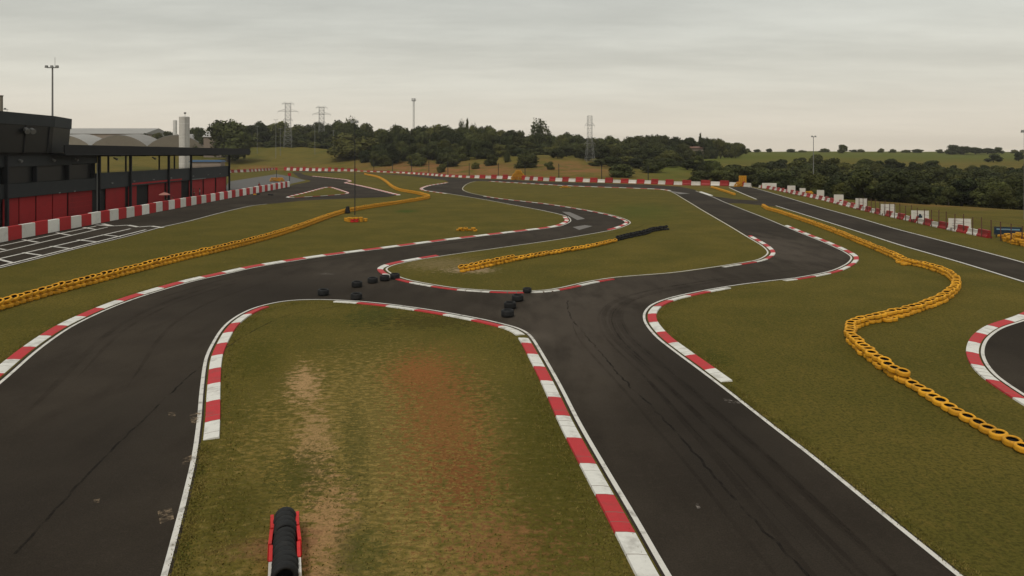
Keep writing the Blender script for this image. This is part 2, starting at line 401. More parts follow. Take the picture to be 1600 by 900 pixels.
def sheet(name, loops, z, mat, kind='structure'):
    L = [[G(p.x, p.y) if not isinstance(p, Vector) or len(p) == 2 else p for p in lp] for lp in loops]
    L = [[Vector((p.x, p.y, 0)) for p in lp] for lp in L]
    tris = tessellate_polygon(L); flat = [p for lp in L for p in lp]
    mb = MB(); mb.v = [(p.x, p.y, z) for p in flat]
    for t in tris:
        a, b, c = [flat[i] for i in t]
        if (b - a).cross(c - a).z < 0: t = (t[0], t[2], t[1])
        mb.f.append(tuple(t)); mb.m.append(0)
    o = mb.build(name, [mat]); tag(o, kind=kind); return o
sheet('race_track', [L1 + TOP + Rr + [Vector((1500, 1080))] + C + [Vector((-200, 1080))], B], .004, M['asphalt'])
sheet('pit_straight', [PIT_R + PIT_L, T], .008, M['asphalt'])
sheet('right_straight', [RS_U + RS_L[::-1]], .008, M['asphalt'])
sheet('link_road', [J], .012, M['asphalt'])
sheet('side_loop', [ARC + [Vector((1700, 620))]], .008, M['asphalt'])

# ---- painted edge lines
W = .13
def line(name, pts, off=.16, w=W, z=.016, m='line'):
    mb = MB(); strip(mb, pts, [(off - w / 2, z), (off + w / 2, z)])
    for i, f in enumerate(mb.f): mb.f[i] = f[::-1]
    o = mb.build(name, [M[m]]); tag(o, kind='structure'); return o
def sub(px, a, b):
    i, j = nearest(px, a), nearest(px, b)
    if i > j: i, j = j, i
    return [G(p.x, p.y) for p in px[i:j + 1]]
gL1, gR, gC, gB = ground_pts(L1), ground_pts(Rr), ground_pts(C), ground_pts(B + [B[0]])
line('track_line', sub(L1, (-260, 800), (885, 338)), -.18)
line('track_line', sub(L1, (885, 338), (700, 285)), -.05, .16)
line('track_line', gR, -.13)
line('track_line', gC, -.13)
line('track_line', gB, .18)
line('track_line', [G(p.x, p.y) for p in PIT_R[:nearest(PIT_R, (424, 318.5))]], .25, .16)
line('track_line', [G(p.x, p.y) for p in RS_U], -.2, .18)
line('track_line', [G(p.x, p.y) for p in RS_L[nearest(RS_L, (1210, 321.5)):]], .2, .2)
line('track_line', [G(p.x, p.y) for p in ARC], .10)
line('track_line', [G(p.x, p.y) for p in RS_L[:nearest(RS_L, (1185, 313))]], .2, .25)

# ---- kerbs
def kerb(pts, side, label, w=.5, gap=.07, n_red=0, stripe=2.05, h=.06, align=None):
    if align:
        q = G(*align[:2]); acc = best = 0.0; bd = 1e9
        for a, b in zip([pts[0]] + pts, pts):
            acc += (b - a).length
            if (b - q).length < bd: bd = (b - q).length; best = acc
        pts = resample(pts, .05); cut = int((best % stripe) / .05); pts = pts[cut:]; n_red = (align[2] + int(best // stripe)) % 2
    pts = resample(pts, stripe / 4)
    mb = MB(); s = side; rk = random.Random(len(pts))
    prof = [(s * gap, 0.0), (s * gap, .012), (s * (gap + .45 * w), h * .75), (s * (gap + w), h), (s * (gap + w + .015), -.01)]
    if s > 0: prof = prof[::-1]
    q = []; jt = []
    for i_ in range(len(pts) - 1):
        q += [pts[i_], pts[i_] + (pts[i_ + 1] - pts[i_]).normalized() * rk.uniform(.012, .03)]; jt.append(rk.random() < .6)
    q.append(pts[-1])
    strip(mb, q, prof, lambda i: 2 if (i % 2 == 0 and jt[i // 2]) else ((i // 8) + n_red) % 2)
    m = len(prof); n = len(mb.v)
    mb.f.append(tuple(range(m))); mb.m.append(n_red % 2); mb.f.append(tuple(range(n - 1, n - m - 1, -1))); mb.m.append(((len(q) - 2) // 8 + n_red) % 2)
    for i, f in enumerate(mb.f): mb.f[i] = f[::-1]
    o = mb.build('kerb', [M['kerb_white'], M['kerb_red'], M['kerb_joint']]); tag(o, label, 'kerb'); return o
kerb(sub(L1, (-60, 640), (886, 337)), 1, 'long red and white kerb along the outer edge of the left bend', .5)
kerb(sub(L1, (700, 302), (700, 285)), 1, 'far pale kerb around the tip of grass left of the distant bend', .55)
kerb(sub(B, (760, 307), (955, 359)), -1, 'pale kerb around the outside of the far hairpin in the middle', .38)
kerb(sub(B, (690, 399.5), (958, 434.8)), -1, 'red and white kerb around the near nose of the middle infield', .42, n_red=1)
kerb(sub(B, (1125, 417), (1165, 367)), -1, 'short red and white kerb on the inside of the right hand bend', .36)
kerb(sub(B, (1045, 297.8), (760, 283.6)), -1, 'long thin pale kerb at the far end of the middle infield', .5)
kerb(sub(Rr, (1225, 352), (1215, 438.5)), 1, 'red and white kerb around the outside of the right hand bend', .36)
kerb(sub(Rr, (1150, 446.5), (1128, 600)), 1, 'red and white kerb curling round the grass beside the right straight', .44, .05, align=(1100, 579, 0))
kerb(sub(Rr, (1090, 299.5), (1114, 307.5)), 1, 'short white kerb at the far top of the right track', .6, n_red=0, stripe=60)
kerb(sub(Rr, (1134, 316.5), (1158, 326)), 1, 'short white kerb just below the far link road', .6, stripe=60)
kerb(sub(C, (1140, 1080), (824, 525)), 1, 'straight wide red and white kerb on the right of the near infield', .46, .05, stripe=1.85, align=(1000, 838, 1))
kerb(sub(C, (822, 523), (520, 469.5)), 1, 'thin red and white kerb across the top of the near infield', .45, .05)
kerb(sub(C, (430, 474), (314, 700)), 1, 'curved red and white kerb on the left of the near infield', .44, .05, align=(316, 664, 0))
kerb([G(p.x, p.y) for p in ARC], -1, 'red and white kerb curving round the side loop at the right edge', .46, .04)
kerb([G(p.x, p.y) for p in T + T[:1]], 1, 'pale kerb around the small grass triangle', .55, .05)
kerb(sub(PIT_R, (619, 305), (486, 275)), -1, 'far pale kerb along the pointed end of the pit straight', .8)

# ---- start grid
def seg(name, a, b, w=.2, z=.020):
    A, Bp = G(*a), G(*b); pts = [A, A.lerp(Bp, .5), Bp]; return line(name, pts, 0, w, z)
seg('grid_line', (-60, 397), (150, 353.5), .22)
seg('grid_line', (-60, 408), (168, 355), .22)
seg('grid_line', (-60, 418), (204, 357.5), .26)
seg('grid_line', (-60, 431), (228, 359), .26)
for a, b in (((-20, 386), (8, 390.5)), ((36, 374.8), (60, 379)), ((88, 364), (110, 368)), ((130, 355.5), (150, 359)),
             ((-4, 405), (22, 411.5)), ((36, 395), (66, 399.5)), ((79, 385), (112, 389)), ((121, 375), (154, 378.5)), ((160, 367), (188, 370)), ((150, 351.5), (172, 353.5))):
    seg('grid_line', a, b, .3, .024)
for a, b in (((160, 350), (176, 353.5)), ((176, 353.5), (200, 352)), ((200, 352), (216, 355)), ((216, 355), (236, 353.5)), ((236, 353.5), (254, 356))):
    seg('start_line', a, b, .5, .028)

# ---- worn marks, seams and patches on the asphalt
def mark_mat(name, c, thr, scl=3.0, sy=.3, amax=1.0):
    m = NT(name); p = m.pos(); n = m.noise(m.scale(p, 1, sy), scl, 5, .7)
    m.color(c); m.l.new(m.ramp(n, thr[0], thr[1], 0, amax), m.b.inputs['Alpha']); m.b.inputs['Roughness'].default_value = .9; m.b.inputs['Specular IOR Level'].default_value = .1
    return m.mat
M['rub'] = mark_mat('rubber_trace', (.020, .014, .010), (.25, .80), .8, .5, .32)
M['seam'] = mark_mat('bitumen_seam', (.012, .010, .008), (.35, .62), 2.2, .6, .6)
M['chalk'] = mark_mat('pale_scuff', (.22, .19, .16), (.42, .75), 6, 1, .8)
M['sand'] = mark_mat('sand_scuff', (.26, .19, .12), (.42, .70), 5, 1, .8)
M['patch'] = painted('grey_patch', (.15, .135, .12), (.09, .08, .07), .6, 1.2, world=True)
def wobble(pts, a, f):
    ns = normals(pts); return [p + n * (a * noise.noise(Vector((i * f, 1.3, 0)))) for i, (p, n) in enumerate(zip(pts, ns))]
seam = wobble(resample(ground_pts(spline([(886, 470), (892, 495), (935, 548), (985, 604), (1050, 668), (1120, 750), (1200, 836), (1262, 898), (1330, 970)])), .25), .10, .6)
line('asphalt_seam', seam, 0, .075, .012, 'seam')
line('asphalt_seam', wobble(resample(ground_pts(spline([(600, 470), (520, 480), (430, 500), (330, 560), (230, 650), (120, 760), (20, 870)])), .25), .06, .5), 0, .07, .012, 'seam')
def traces(pts, offs, n, seed):
    r = random.Random(seed); pts = resample(pts, .6)
    for k in range(n):
        a = r.randrange(0, max(1, len(pts) - 30)); ln = r.randrange(25, 90); q = pts[a:a + ln]
        if len(q) < 8: continue
        o = r.uniform(*offs); w = r.uniform(.10, .28); mb = MB(); ns = normals(q); m = len(q)
        dr = r.uniform(-.9, .9)
        for i_, (p, nn) in enumerate(zip(q, ns)):
            t_ = i_ / (m - 1); ww = w * min(1, 6 * t_, 6 * (1 - t_)) + .01; c_ = o + dr * t_
            for e_ in (-ww / 2, ww / 2): v = p + nn * (c_ + e_); mb.v.append((v.x, v.y, .0105 + .0002 * k))
        for i_ in range(m - 1): b = 2 * i_; mb.f.append((b, b + 1, b + 3, b + 2)); mb.m.append(0)
        tag(mb.build('tyre_mark', [M['rub']]), kind='structure')
traces(sub(L1, (-120, 690), (860, 355)), (-5.2, -1.2), 7, 5)
traces(sub(Rr, (1322, 394), (1720, 1070)), (-5.0, -1.2), 8, 6)
traces(sub(B, (980, 345), (620, 412)), (1.2, 4.5), 3, 8)
def patch(name, pts, m, z=.020): sheet(name, [[Vector(p) for p in pts]], z, M[m])
patch('repair_patch', [(878, 331), (890, 331.5), (914, 342), (902, 344)], 'patch')
patch('repair_patch', [(895, 355), (914, 352), (926, 353.5), (905, 359.5)], 'patch')
patch('repair_patch', [(1046, 298.5), (1078, 302.5), (1062, 303.5)], 'patch')
for q, m in (([(495, 428), (512, 426.5), (525, 428.5), (510, 431)], 'chalk'), ([(822, 520), (834, 523), (838, 529), (826, 530)], 'chalk'), ([(246, 800), (268, 793), (272, 812), (250, 820)], 'sand'), ([(296, 650), (316, 643), (316, 660), (300, 664)], 'sand'),
             ([(146, 782), (156, 780), (155, 787), (147, 786)], 'sand'), ([(284, 718), (300, 712), (300, 724), (286, 728)], 'sand'), ([(1086, 788), (1092, 787), (1095, 796), (1089, 796)], 'chalk'), ([(262, 645), (274, 645), (274, 652), (264, 652)], 'sand'), ([(1130, 622), (1158, 630), (1155, 634), (1132, 628)], 'chalk')):
    patch('track_scuff', q, m)

# pit lane apron behind the pit wall
def apron():
    a = [G(450, 292.2), G(300, 320.5), G(0, 378.4), G(-160, 409)]
    out = [Vector((-50 - .08 * Y - 1.5, Y, 0)) for Y in (60, 165)]
    pts = [Vector((p.x, p.y)) for p in a]
    L = [a + [Vector((-60, 55, 0)), out[0], out[1], G(358, 283.5), G(432, 272), G(455, 276), G(478, 282), G(455, 287)]]
    sheet('pit_lane', [[Vector((p.x, p.y, 0)) for p in L[0]]], .004, M['patch2'])
M['patch2'] = painted('pit_lane_asphalt', (.085, .078, .070), (.05, .045, .04), .6, .3, world=True)
apron()

# ------------------------------------------------------------------ tyres
def tyre_mesh(name, mats, D=.5, h=.2, n=18):
    r = D / 2; ri = r * .60
    prof = [(ri, .035), (ri + .03, .005), (r - .045, 0), (r - .008, .03), (r, h * .35), (r - .006, h * .5), (r, h * .65), (r - .008, h - .03), (r - .045, h), (ri + .03, h - .005), (ri, h - .035), (ri + .05, h * .7), (ri + .05, h * .3)]
    mats_i = [0, 0, 0, 0, 0, 0, 0, 0, 0, 0, 1, 1, 1]
    mb = MB(); mb.lathe(prof, n, mats=mats_i, closed=True)
    return mb.mesh(name, mats, True)
TM = {'yellow': tyre_mesh('yellow_tyre', [M['yellow'], M['rubber']]), 'thick': tyre_mesh('black_tyre', [M['rubber'], M['rubber']], .5, .27), 'black': tyre_mesh('black_tyre', [M['rubber'], M['rubber']]),
      'red': tyre_mesh('red_tyre', [M['tyre_red'], M['rubber']], .62, .24), 'white': tyre_mesh('white_tyre', [M['tyre_white'], M['rubber']], .62, .24)}
TYRES = []      # (kind, location, euler, scale, label, group)
def add_tyre(kind, p, label, group, z=0.0, tilt=0.0, s=1.0):
    TYRES.append((kind, Vector((p.x, p.y, z)), (tilt * rnd.uniform(-1, 1), tilt * rnd.uniform(-1, 1), rnd.uniform(0, 6.28)), s, label, group))
def tyre_row(kind, px, label, group, layers=1, step=.47, jit=.03, s=1.0, lean=0.0):
    pts = resample(ground_pts(spline(px)), step)
    for i, p in enumerate(pts):
        d = (pts[min(i + 1, len(pts) - 1)] - pts[max(0, i - 1)]).normalized()
        if d.y > 0: d = -d
        for k in range(layers):
            add_tyre(kind, p + Vector((rnd.uniform(-jit, jit), rnd.uniform(-jit, jit), 0)), label, group, .2 * k * s, .05 if k == 0 else .09, s * rnd.uniform(.95, 1.05))
            if lean and k == layers - 1:
                t = TYRES[-1]; ln = lean * rnd.uniform(.7, 1.25); ax = (d * math.sin(ln) + Vector((rnd.gauss(0, .05), rnd.gauss(0, .05), math.cos(ln)))).normalized()
                TYRES[-1] = (t[0], t[1] + Vector((0, 0, .25 * math.sin(ln) * s)), tuple(ax.to_track_quat('Z', 'Y').to_euler()), t[3], t[4], t[5])
tyre_row('yellow', [(-60, 503), (0, 484), (60, 466), (120, 450), (180, 434), (240, 418), (300, 403), (360, 389), (420, 373), (470, 357), (510, 342), (540, 332.5), (575, 326), (620, 319), (660, 312.5), (670, 309), (655, 304), (625, 298.5), (613, 293), (602, 284), (590, 277.5), (570, 273)],
         'yellow tyre lying in the long wall across the left grass', 'yellow tyres of the left wall', 2, .58, .03, 1.1, .38)
tyre_row('yellow', [(1640, 730), (1600, 708), (1550, 680), (1500, 653), (1450, 620), (1410, 597)],
         'yellow tyre in the near single row on the right grass', 'yellow tyres of the near right row', 1, .49, .04, 1.0, .10)
tyre_row('yellow', [(1408, 596), (1400, 591), (1365, 566), (1340, 545), (1328, 527), (1332, 516), (1350, 508), (1390, 499), (1430, 488), (1470, 473), (1490, 457), (1494, 444), (1480, 431), (1450, 420), (1415, 412), (1395, 402), (1350, 383), (1300, 362), (1250, 344), (1215, 332), (1200, 328), (1192, 323)],
         'yellow tyre in the winding double layer wall on the right grass', 'yellow tyres of the winding right row', 2, .52, .06, 1.0, .14)
IL, IG = 'yellow tyre in the short wall on the middle infield', 'yellow tyres of the infield wall'
tyre_row('yellow', [(722, 425), (745, 420.5), (780, 412.5), (806, 407)], IL, IG, 2, .54, .07, 1.0, .3)
tyre_row('yellow', [(807, 407), (850, 399.5), (890, 393), (925, 386.5), (962, 378)], IL, IG, 1, .5, .07, 1.1, .3)
tyre_row('black', [(966, 376), (985, 371), (1005, 367), (1020, 362), (1042, 359)], 'black tyre in the dark tail of the infield tyre wall', 'black tyres of the infield wall', 2, .52, .09, .95, .3)
tyre_row('yellow', [(1112, 293.5), (1130, 299), (1148, 305)], 'yellow tyre in the short row by the far link road', 'yellow tyres by the far link road', 2, .5)
# loose tyres at the corners of the winding row
for q in ((1405, 411), (1413, 414.5), (1386, 503), (1394, 501), (1380, 497), (1420, 411)): add_tyre('yellow', G(*q), 'loose yellow tyre beside a bend of the winding right row', 'loose yellow tyres', .0, .1, 1.05)
# small clusters
def heap(px, py, n, wid, dep, label, group, kinds=('yellow',), tall=2):
    c = G(px, py); k = 0
    cols = max(1, n // tall)
    for i in range(cols):
        q = Vector((c.x + (i / max(1, cols - 1) - .5) * wid if cols > 1 else c.x, c.y + rnd.uniform(-dep, dep), 0))
        for l in range(tall):
            if k >= n: break
            add_tyre(kinds[k % len(kinds)], q + Vector((rnd.uniform(-.05, .05), rnd.uniform(-.05, .05), 0)), label, group, .2 * l, .1, 1.0); k += 1
for k, (dx, dy) in enumerate([(-1.35, .3), (-1.0, -.1), (-.6, -.45), (-.15, -.6), (.3, -.5), (.75, -.3), (1.2, .0), (.3, .5), (-.4, .5)]):
    p = G(556, 346) + Vector((dx, dy * 2, 0)); kk = 'yellow'
    for l in range(3 if 2 <= k <= 5 else 2):
        red = (k in (3, 4) and l < 2)
        add_tyre('red' if red else 'yellow', p, 'red tyre stacked at the foot of the infield floodlight' if red else 'yellow tyre stacked around the foot of the infield floodlight', 'tyres around the infield floodlight', l * (.24 if red else .2), .06, .85 if red else 1.05)
for dx, l in ((-.9, 0), (-.4, 0), (.15, 0), (.6, 0), (.95, 0), (-.65, 1), (.75, 1), (-.1, 1)):
    add_tyre('yellow', G(729, 361) + Vector((dx, rnd.uniform(-.3, .3), 0)), 'yellow tyre in the small cluster on the left infield', 'yellow tyres of the small cluster', .2 * l, .12, 1.0)
for q in ((1568, 377), (1574, 379), (1580, 380), (1586, 382), (1592, 383), (1598, 384.5), (1604, 386), (1571, 374), (1577, 376), (1584, 378), (1590, 379), (1596, 380), (1602, 381)):
    for l in range(rnd.choice((3, 4, 5))): add_tyre('yellow', G(*q) + Vector((rnd.uniform(-.15, .15), rnd.uniform(-.3, .3), 0)), 'yellow tyre in the tall heap at the right end of the barrier', 'yellow tyres of the right heap', .2 * l, .15, 1.1)
def pyramid(px, py, rows, sp_, label, group, s=1.0):
    c = G(px, py)
    for l, n in enumerate(rows):
        for i in range(n): add_tyre('yellow', c + Vector(((i - (n - 1) / 2) * sp_, rnd.uniform(-.4, .4), 0)), label, group, .2 * s * l, .08, s)
pyramid(810, 280.8, (8, 8, 8, 8, 7, 7, 6, 6, 5, 4, 4, 3, 3), .62, 'yellow tyre in the tall heap before the far barrier', 'yellow tyres of the far heap', 1.2)
pyramid(1157, 291.6, (7, 7, 6, 6, 5, 4), .5, 'yellow tyre in the heap at the far end of the right straight', 'yellow tyres of the far right heap')
for i in range(4):
    for l in range(14): add_tyre('yellow', G(1161, 291.8) + Vector((-.6 + i * .5, .8, 0)), 'yellow tyre in the column behind the far right heap', 'yellow tyres of the far right column', .2 * l, .02)
pyramid(433, 283.6, (9, 9, 9, 8, 8, 7), .5, 'yellow tyre in the heap near the far end of the pit wall', 'yellow tyres of the pit wall heap')
pyramid(883, 293.5, (5, 3), .55, 'yellow tyre in the low cluster at the far infield edge', 'yellow tyres of the far infield cluster')
pyramid(1264, 306.5, (4, 4, 4, 3, 3), .48, 'orange yellow tyre stacked between the white boards', 'yellow tyres between the boards')
# black tyres closing the link between the two tracks
for q in ((503, 463, 2), (555, 469.5, 1.6), (556, 450, 2), (581, 443.5, 1.6), (600, 440, 1.6), (616, 437, 1.8), (793, 497, 1.8), (797, 484, 1.6), (809, 472, 1.8), (824, 459, .9)):
    p = G(q[0], q[1]); L_ = 'black tyre in the row blocking the right end of the crossover' if q[0] > 700 else 'black tyre in the scattered row on the left of the crossover'
    g_ = 'black tyres on the right of the crossover' if q[0] > 700 else 'black tyres on the left of the crossover'
    add_tyre('thick', p + Vector((0, .3, 0)), L_, g_, 0.012, .03, 1.36 if q[2] > 1 else 1.1)
# dark stack beside the floodlight
for l in range(5): add_tyre('black', G(543, 333.5) + Vector((rnd.uniform(-.04, .04), 0, 0)), 'black tyre in the dark stack left of the infield floodlight', 'black tyres by the floodlight', .2 * l, .03, 1.5 - l * .12)
for q, kk in (((368, 306.5), 'black'), ((385, 304.5), 'black'), ((398, 304.8), 'yellow'), ((404, 304), 'black'), ((421, 305), 'black'), ((425, 305.3), 'black')):
    add_tyre(kk, G(*q), f'{kk} tyre lying on the asphalt at the foot of the pit wall', 'tyres at the foot of the pit wall', .012, .05, 1.2)
# near rack: black tyres standing upright between two painted rails
def upright(p, s): TYRES.append(('black', p, (R(90), 0, math.atan(355 / F) + rnd.uniform(-.03, .03)), s, 'black tyre standing upright in the red rack at the bottom', 'black tyres of the near rack'))
RD = Vector((-355 / F, 1, 0)).normalized(); RN = Vector((RD.y, -RD.x, 0)); ra = math.atan(355 / F)
rb0 = Vector((-355 / F * 14.2, 14.2, 0))
for i in range(12):
    k = .1 + i * .205 + (.06 if i > 2 else 0) + (.07 if i > 7 else 0); s_ = 1.06 if i < 3 else (.94 if i < 8 else .98)
    upright(rb0 + RD * (k + .1) + RN * rnd.uniform(-.015, .015) + Vector((0, 0, .25 * s_ + .07)), s_)
e = empty('tyre_rack', rb0, ra); tag(e, 'low red rack with white front ends holding upright black tyres', 'rack')
for sx in (-1, 1):
    mb = MB()
    for y_, dx_, l_ in ((1.0, .0, .66), (1.68, .02, .66), (2.36, -.015, .66)): mb.box((sx * (.275 + dx_ * .6), y_, .19), (.10, l_, .34), sx * dx_ * 2, 0, (.07, l_ - .05))
    mb.build('side_rail', [M['tyre_red']], e)
    mb = MB(); mb.box((sx * .275, .37, .19), (.10, .58, .34), 0, 0, (.07, .55)); mb.build('front_rail', [M['tyre_white']], e)
mb = MB(); mb.box((0, 1.4, .035), (.60, 2.6, .05)); mb.build('base', [M['steel_dark']], e)

def dist(t): return (t[1] - CAM).length
def place_tyre(t):
    o = bpy.data.objects.new(('black' if t[0] == 'thick' else t[0]) + '_tyre', TM[t[0]]); col.objects.link(o)
    o.location = t[1]; o.rotation_euler = t[2]; o.scale = (t[3],) * 3
    tag(o, t[4], 'tyre', t[5])
def in_view(p): 
    return p.y > 8 and abs(p.x / p.y * F) < 815 and (H - p.z) / p.y * F < 668
ye = [t for t in TYRES if t[0] == 'yellow']; seen = sorted([t for t in ye if in_view(t[1])], key=dist)
for t in seen[:300]: place_tyre(t)
rest = seen[300:]
mb = MB(); tmv = [v.co.copy() for v in TM['yellow'].vertices]; tmf = [(tuple(p.vertices), p.material_index) for p in TM['yellow'].polygons]
from mathutils import Euler
for t in rest:
    mt = Matrix.LocRotScale(t[1], Euler(t[2]), Vector((t[3],) * 3)); b = len(mb.v)
    mb.v += [tuple(mt @ v) for v in tmv]
    for f, mi in tmf: mb.f.append(tuple(i + b for i in f)); mb.m.append(mi)
o = mb.build('distant_tyre_wall', [M['yellow'], M['rubber']], smooth=True)
tag(o, 'distant lengths of the yellow tyre walls far across the grass', 'tyres', kind='stuff')
for t in TYRES:
    if t[0] != 'yellow' and in_view(t[1]): place_tyre(t)

# ------------------------------------------------------------------ barriers
def flat_block(name, mat, L, h, w):
    mb = MB(); b = .025
    pr = [(-w / 2, 0), (-w / 2 + .02, h - b), (-w / 2 + .02 + b, h), (w / 2 - .02 - b, h), (w / 2 - .02, h - b), (w / 2, 0)]; n = len(pr)
    for x, k in ((-L / 2, .97), (-L / 2 + b, 1), (L / 2 - b, 1), (L / 2, .97)):
        for y, z in pr: mb.v.append((x, y * k, z * (1 if k == 1 else .99)))
    for i in range(3):
        for k in range(n): mb.f.append((i * n + k, i * n + (k + 1) % n, (i + 1) * n + (k + 1) % n, (i + 1) * n + k)); mb.m.append(0)
    mb.f.append(tuple(range(n - 1, -1, -1))); mb.m.append(0); mb.f.append(tuple(range(3 * n, 4 * n))); mb.m.append(0)
    return mb.mesh(name, [mat])
def jersey(name, mat, L, h, w, dents=True):
    mb = MB(); xs_ = [-L / 2, -L / 2 + .04, L / 2 - .04, L / 2]
    prof = [(-w / 2, 0), (-w / 2, h * .18), (-w * .27, h * .42), (-w * .2, h - .03), (-w * .16, h), (w * .16, h), (w * .2, h - .03), (w * .27, h * .42), (w / 2, h * .18), (w / 2, 0)]
    n = len(prof)
    for i, x in enumerate(xs_):
        k = .93 if i in (0, 3) else 1.0
        for y, z in prof: mb.v.append((x, y * k, z * (1 if k == 1 else .985)))
    for i in range(3):
        for k in range(n): mb.f.append((i * n + k, i * n + (k + 1) % n, (i + 1) * n + (k + 1) % n, (i + 1) * n + k)); mb.m.append(0)
    mb.f.append(tuple(range(n - 1, -1, -1))); mb.m.append(0); mb.f.append(tuple(range(3 * n, 4 * n))); mb.m.append(0)
    return mb.mesh(name, [mat])
def block_row(pts, L, meshes, name, cat, labels, group, z=0.0, jit=.02, start=0, hf=None):
    ps = resample(pts, L)
    for i in range(len(ps) - 1):
        a, b = ps[i], ps[i + 1]; c = (a + b) / 2; d = b - a
        o = bpy.data.objects.new(name[(i + start) % 2], meshes[(i + start) % 2]); col.objects.link(o)
        o.location = (c.x + rnd.uniform(-jit, jit), c.y + rnd.uniform(-jit, jit), z); o.rotation_euler = (0, 0, math.atan2(d.y, d.x) + rnd.uniform(-jit, jit) * .4)
        o.scale = (d.length / L, 1, rnd.uniform(.97, 1.03) if hf is None else rnd.uniform(.88, 1.08) * hf(800 + c.x / c.y * FP))
        tag(o, labels[(i + start) % 2], cat, group)
PWL = 2.35
pw = [flat_block('red_wall_block', M['wall_red'], PWL - .02, 1.38, .45), flat_block('white_wall_block', M['wall_white'], PWL - .02, 1.38, .45)]
pit_pts = [G(-40, 386.2), G(0, 378.4), G(150, 349.3), G(300, 320.5), G(452, 291.8)]
block_row(pit_pts, PWL, pw, ('red_wall_block', 'white_wall_block'), 'wall block', ('red painted concrete block of the pit wall', 'white painted concrete block of the pit wall'), 'concrete blocks of the pit wall', .010, start=0)
FB = 2.5
fb = [jersey('red_barrier', M['plastic_red'], FB - .10, 1.62, .7), jersey('white_barrier', M['plastic_white'], FB - .10, 1.15, .7)]
far_pts = ground_pts(spline([(444, 266.3), (500, 267.6), (570, 269.5), (640, 272.0), (700, 276.2), (742, 278.3), (800, 280), (850, 282.7), (930, 285.0), (1000, 286.8), (1060, 289), (1140, 290.6), (1184, 293)]))
block_row(far_pts, FB, fb, ('red_barrier', 'white_barrier'), 'barrier', ('red plastic barrier in the far row below the woods', 'white plastic barrier in the far row below the woods'), 'plastic barriers of the far row', jit=.12, hf=lambda px: 1.15 if px < 560 else (.62 if px < 745 else .88))
rb = [jersey('red_barrier', M['plastic_red'], 2.0, .78, .6), jersey('white_barrier', M['plastic_white'], 2.0, .6, .6)]
rg_pts = ground_pts(spline([(1186, 293.3), (1210, 296.8), (1240, 303), (1285, 312.5), (1330, 324), (1375, 335), (1420, 345), (1465, 355), (1510, 364.5), (1562, 375)]))
block_row(rg_pts, 2.05, rb, ('red_barrier', 'white_barrier'), 'barrier', ('low red barrier lined up along the right straight', 'low white barrier lined up along the right straight'), 'low barriers along the right straight', jit=.08, start=1)
lb = [jersey('red_barrier', M['plastic_red'], 2.4, 1.4, .6), jersey('white_barrier', M['plastic_white'], 2.4, 1.1, .6)]
block_row([G(340, 270.8), G(390, 268.6), G(432, 265.6)], 2.45, lb, ('red_barrier', 'white_barrier'), 'barrier', ('red barrier behind the end of the pit building', 'white barrier behind the end of the pit building'), 'barriers behind the pit building', jit=.05)

# white boards standing on the right barrier
boards = [(1192, 1212, 286, 294.5, 'long white board at the far end of the right barrier'), (1231, 1242, 290, 300, 'white board left of the orange tyres on the right barrier'), (1250, 1258, 294, 304.5, 'narrow white board touching the orange tyre stack'),
          (1277, 1287, 297, 309, 'grey white board just right of the tall right lamp post'), (1304, 1317, 304, 315.5, 'white board second from the lamp post on the right barrier'), (1338, 1354, 310, 325, 'tall white board midway along the right barrier'), (1378, 1397, 319, 333.5, 'plain white board left of the board with the dark emblem'),
          (1426, 1449, 329, 342.5, 'white board with a dark blue emblem on the right barrier'), (1485, 1514, 341.5, 356, 'widest white board nearest the right end of the barrier')]
def board(x0, x1, y0, y1, label, k):
    xm = (x0 + x1) / 2
    i = min(range(len(rg_pts)), key=lambda q: abs(800 + rg_pts[q].x / rg_pts[q].y * FP - xm)); p = rg_pts[i]; q = rg_pts[min(i + 1, len(rg_pts) - 1)] if i + 1 < len(rg_pts) else p
    d = (rg_pts[max(0, i - 2)] - rg_pts[min(len(rg_pts) - 1, i + 2)]); rz = math.atan2(d.y, d.x)
    Y = p.y + .5; zt = at(xm, y0, Y).z; zb = at(xm, y1, Y).z; w = (x1 - x0) / FP * Y
    rz = R(-20)
    e = empty('advert_board', (col_x(xm, Y), Y, 0), rz); tag(e, label, 'board', 'white boards on the right barrier')
    mb = MB(); mb.box((0, 0, (zt + zb) / 2), (w / .94, .06, zt - zb)); mb.build('panel', [M['plastic_white']], e)
    for s in (-1, 1):
        mb = MB(); mb.box((s * w * .4, .08, zt / 2 - .04), (.07, .07, zt - .08)); mb.build('post', [M['rust']], e)
    if k == 7:
        mb = MB(); mb.box((0, -.036, zb + .32), (.5, .008, .30)); mb.box((0, -.036, zb + .55), (.24, .008, .16)); mb.build('emblem', [M['navy']], e)
    if k in (5, 8):
        mb = MB()
        for j in range(2): mb.box((-.1, -.036, zb + .25 + .22 * j), (w * .6, .008, .035)); 
        mb.build('lettering', [M['steel_grey']], e)
for k, b_ in enumerate(boards): board(*b_, k)
p = at(1575, 366, 74.5)
e = empty('advert_board', (p.x, p.y, 0), R(-22)); tag(e, 'dark blue board with pale stripe behind the yellow tyre heap', 'board')
mb = MB(); mb.box((0, 0, .70), (2.4, .08, .80)); mb.build('panel', [M['navy']], e)
mb = MB(); mb.box((0, -.045, .86), (2.0, .012, .14)); mb.build('stripe', [painted('pale_blue', (.16, .28, .36), (.1, .15, .2), .4, 2)], e)
for s in (-1, 1):
    mb = MB(); mb.box((s * 1.0, .09, .5), (.08, .08, 1.0)); mb.build('post', [M['steel_dark']], e)

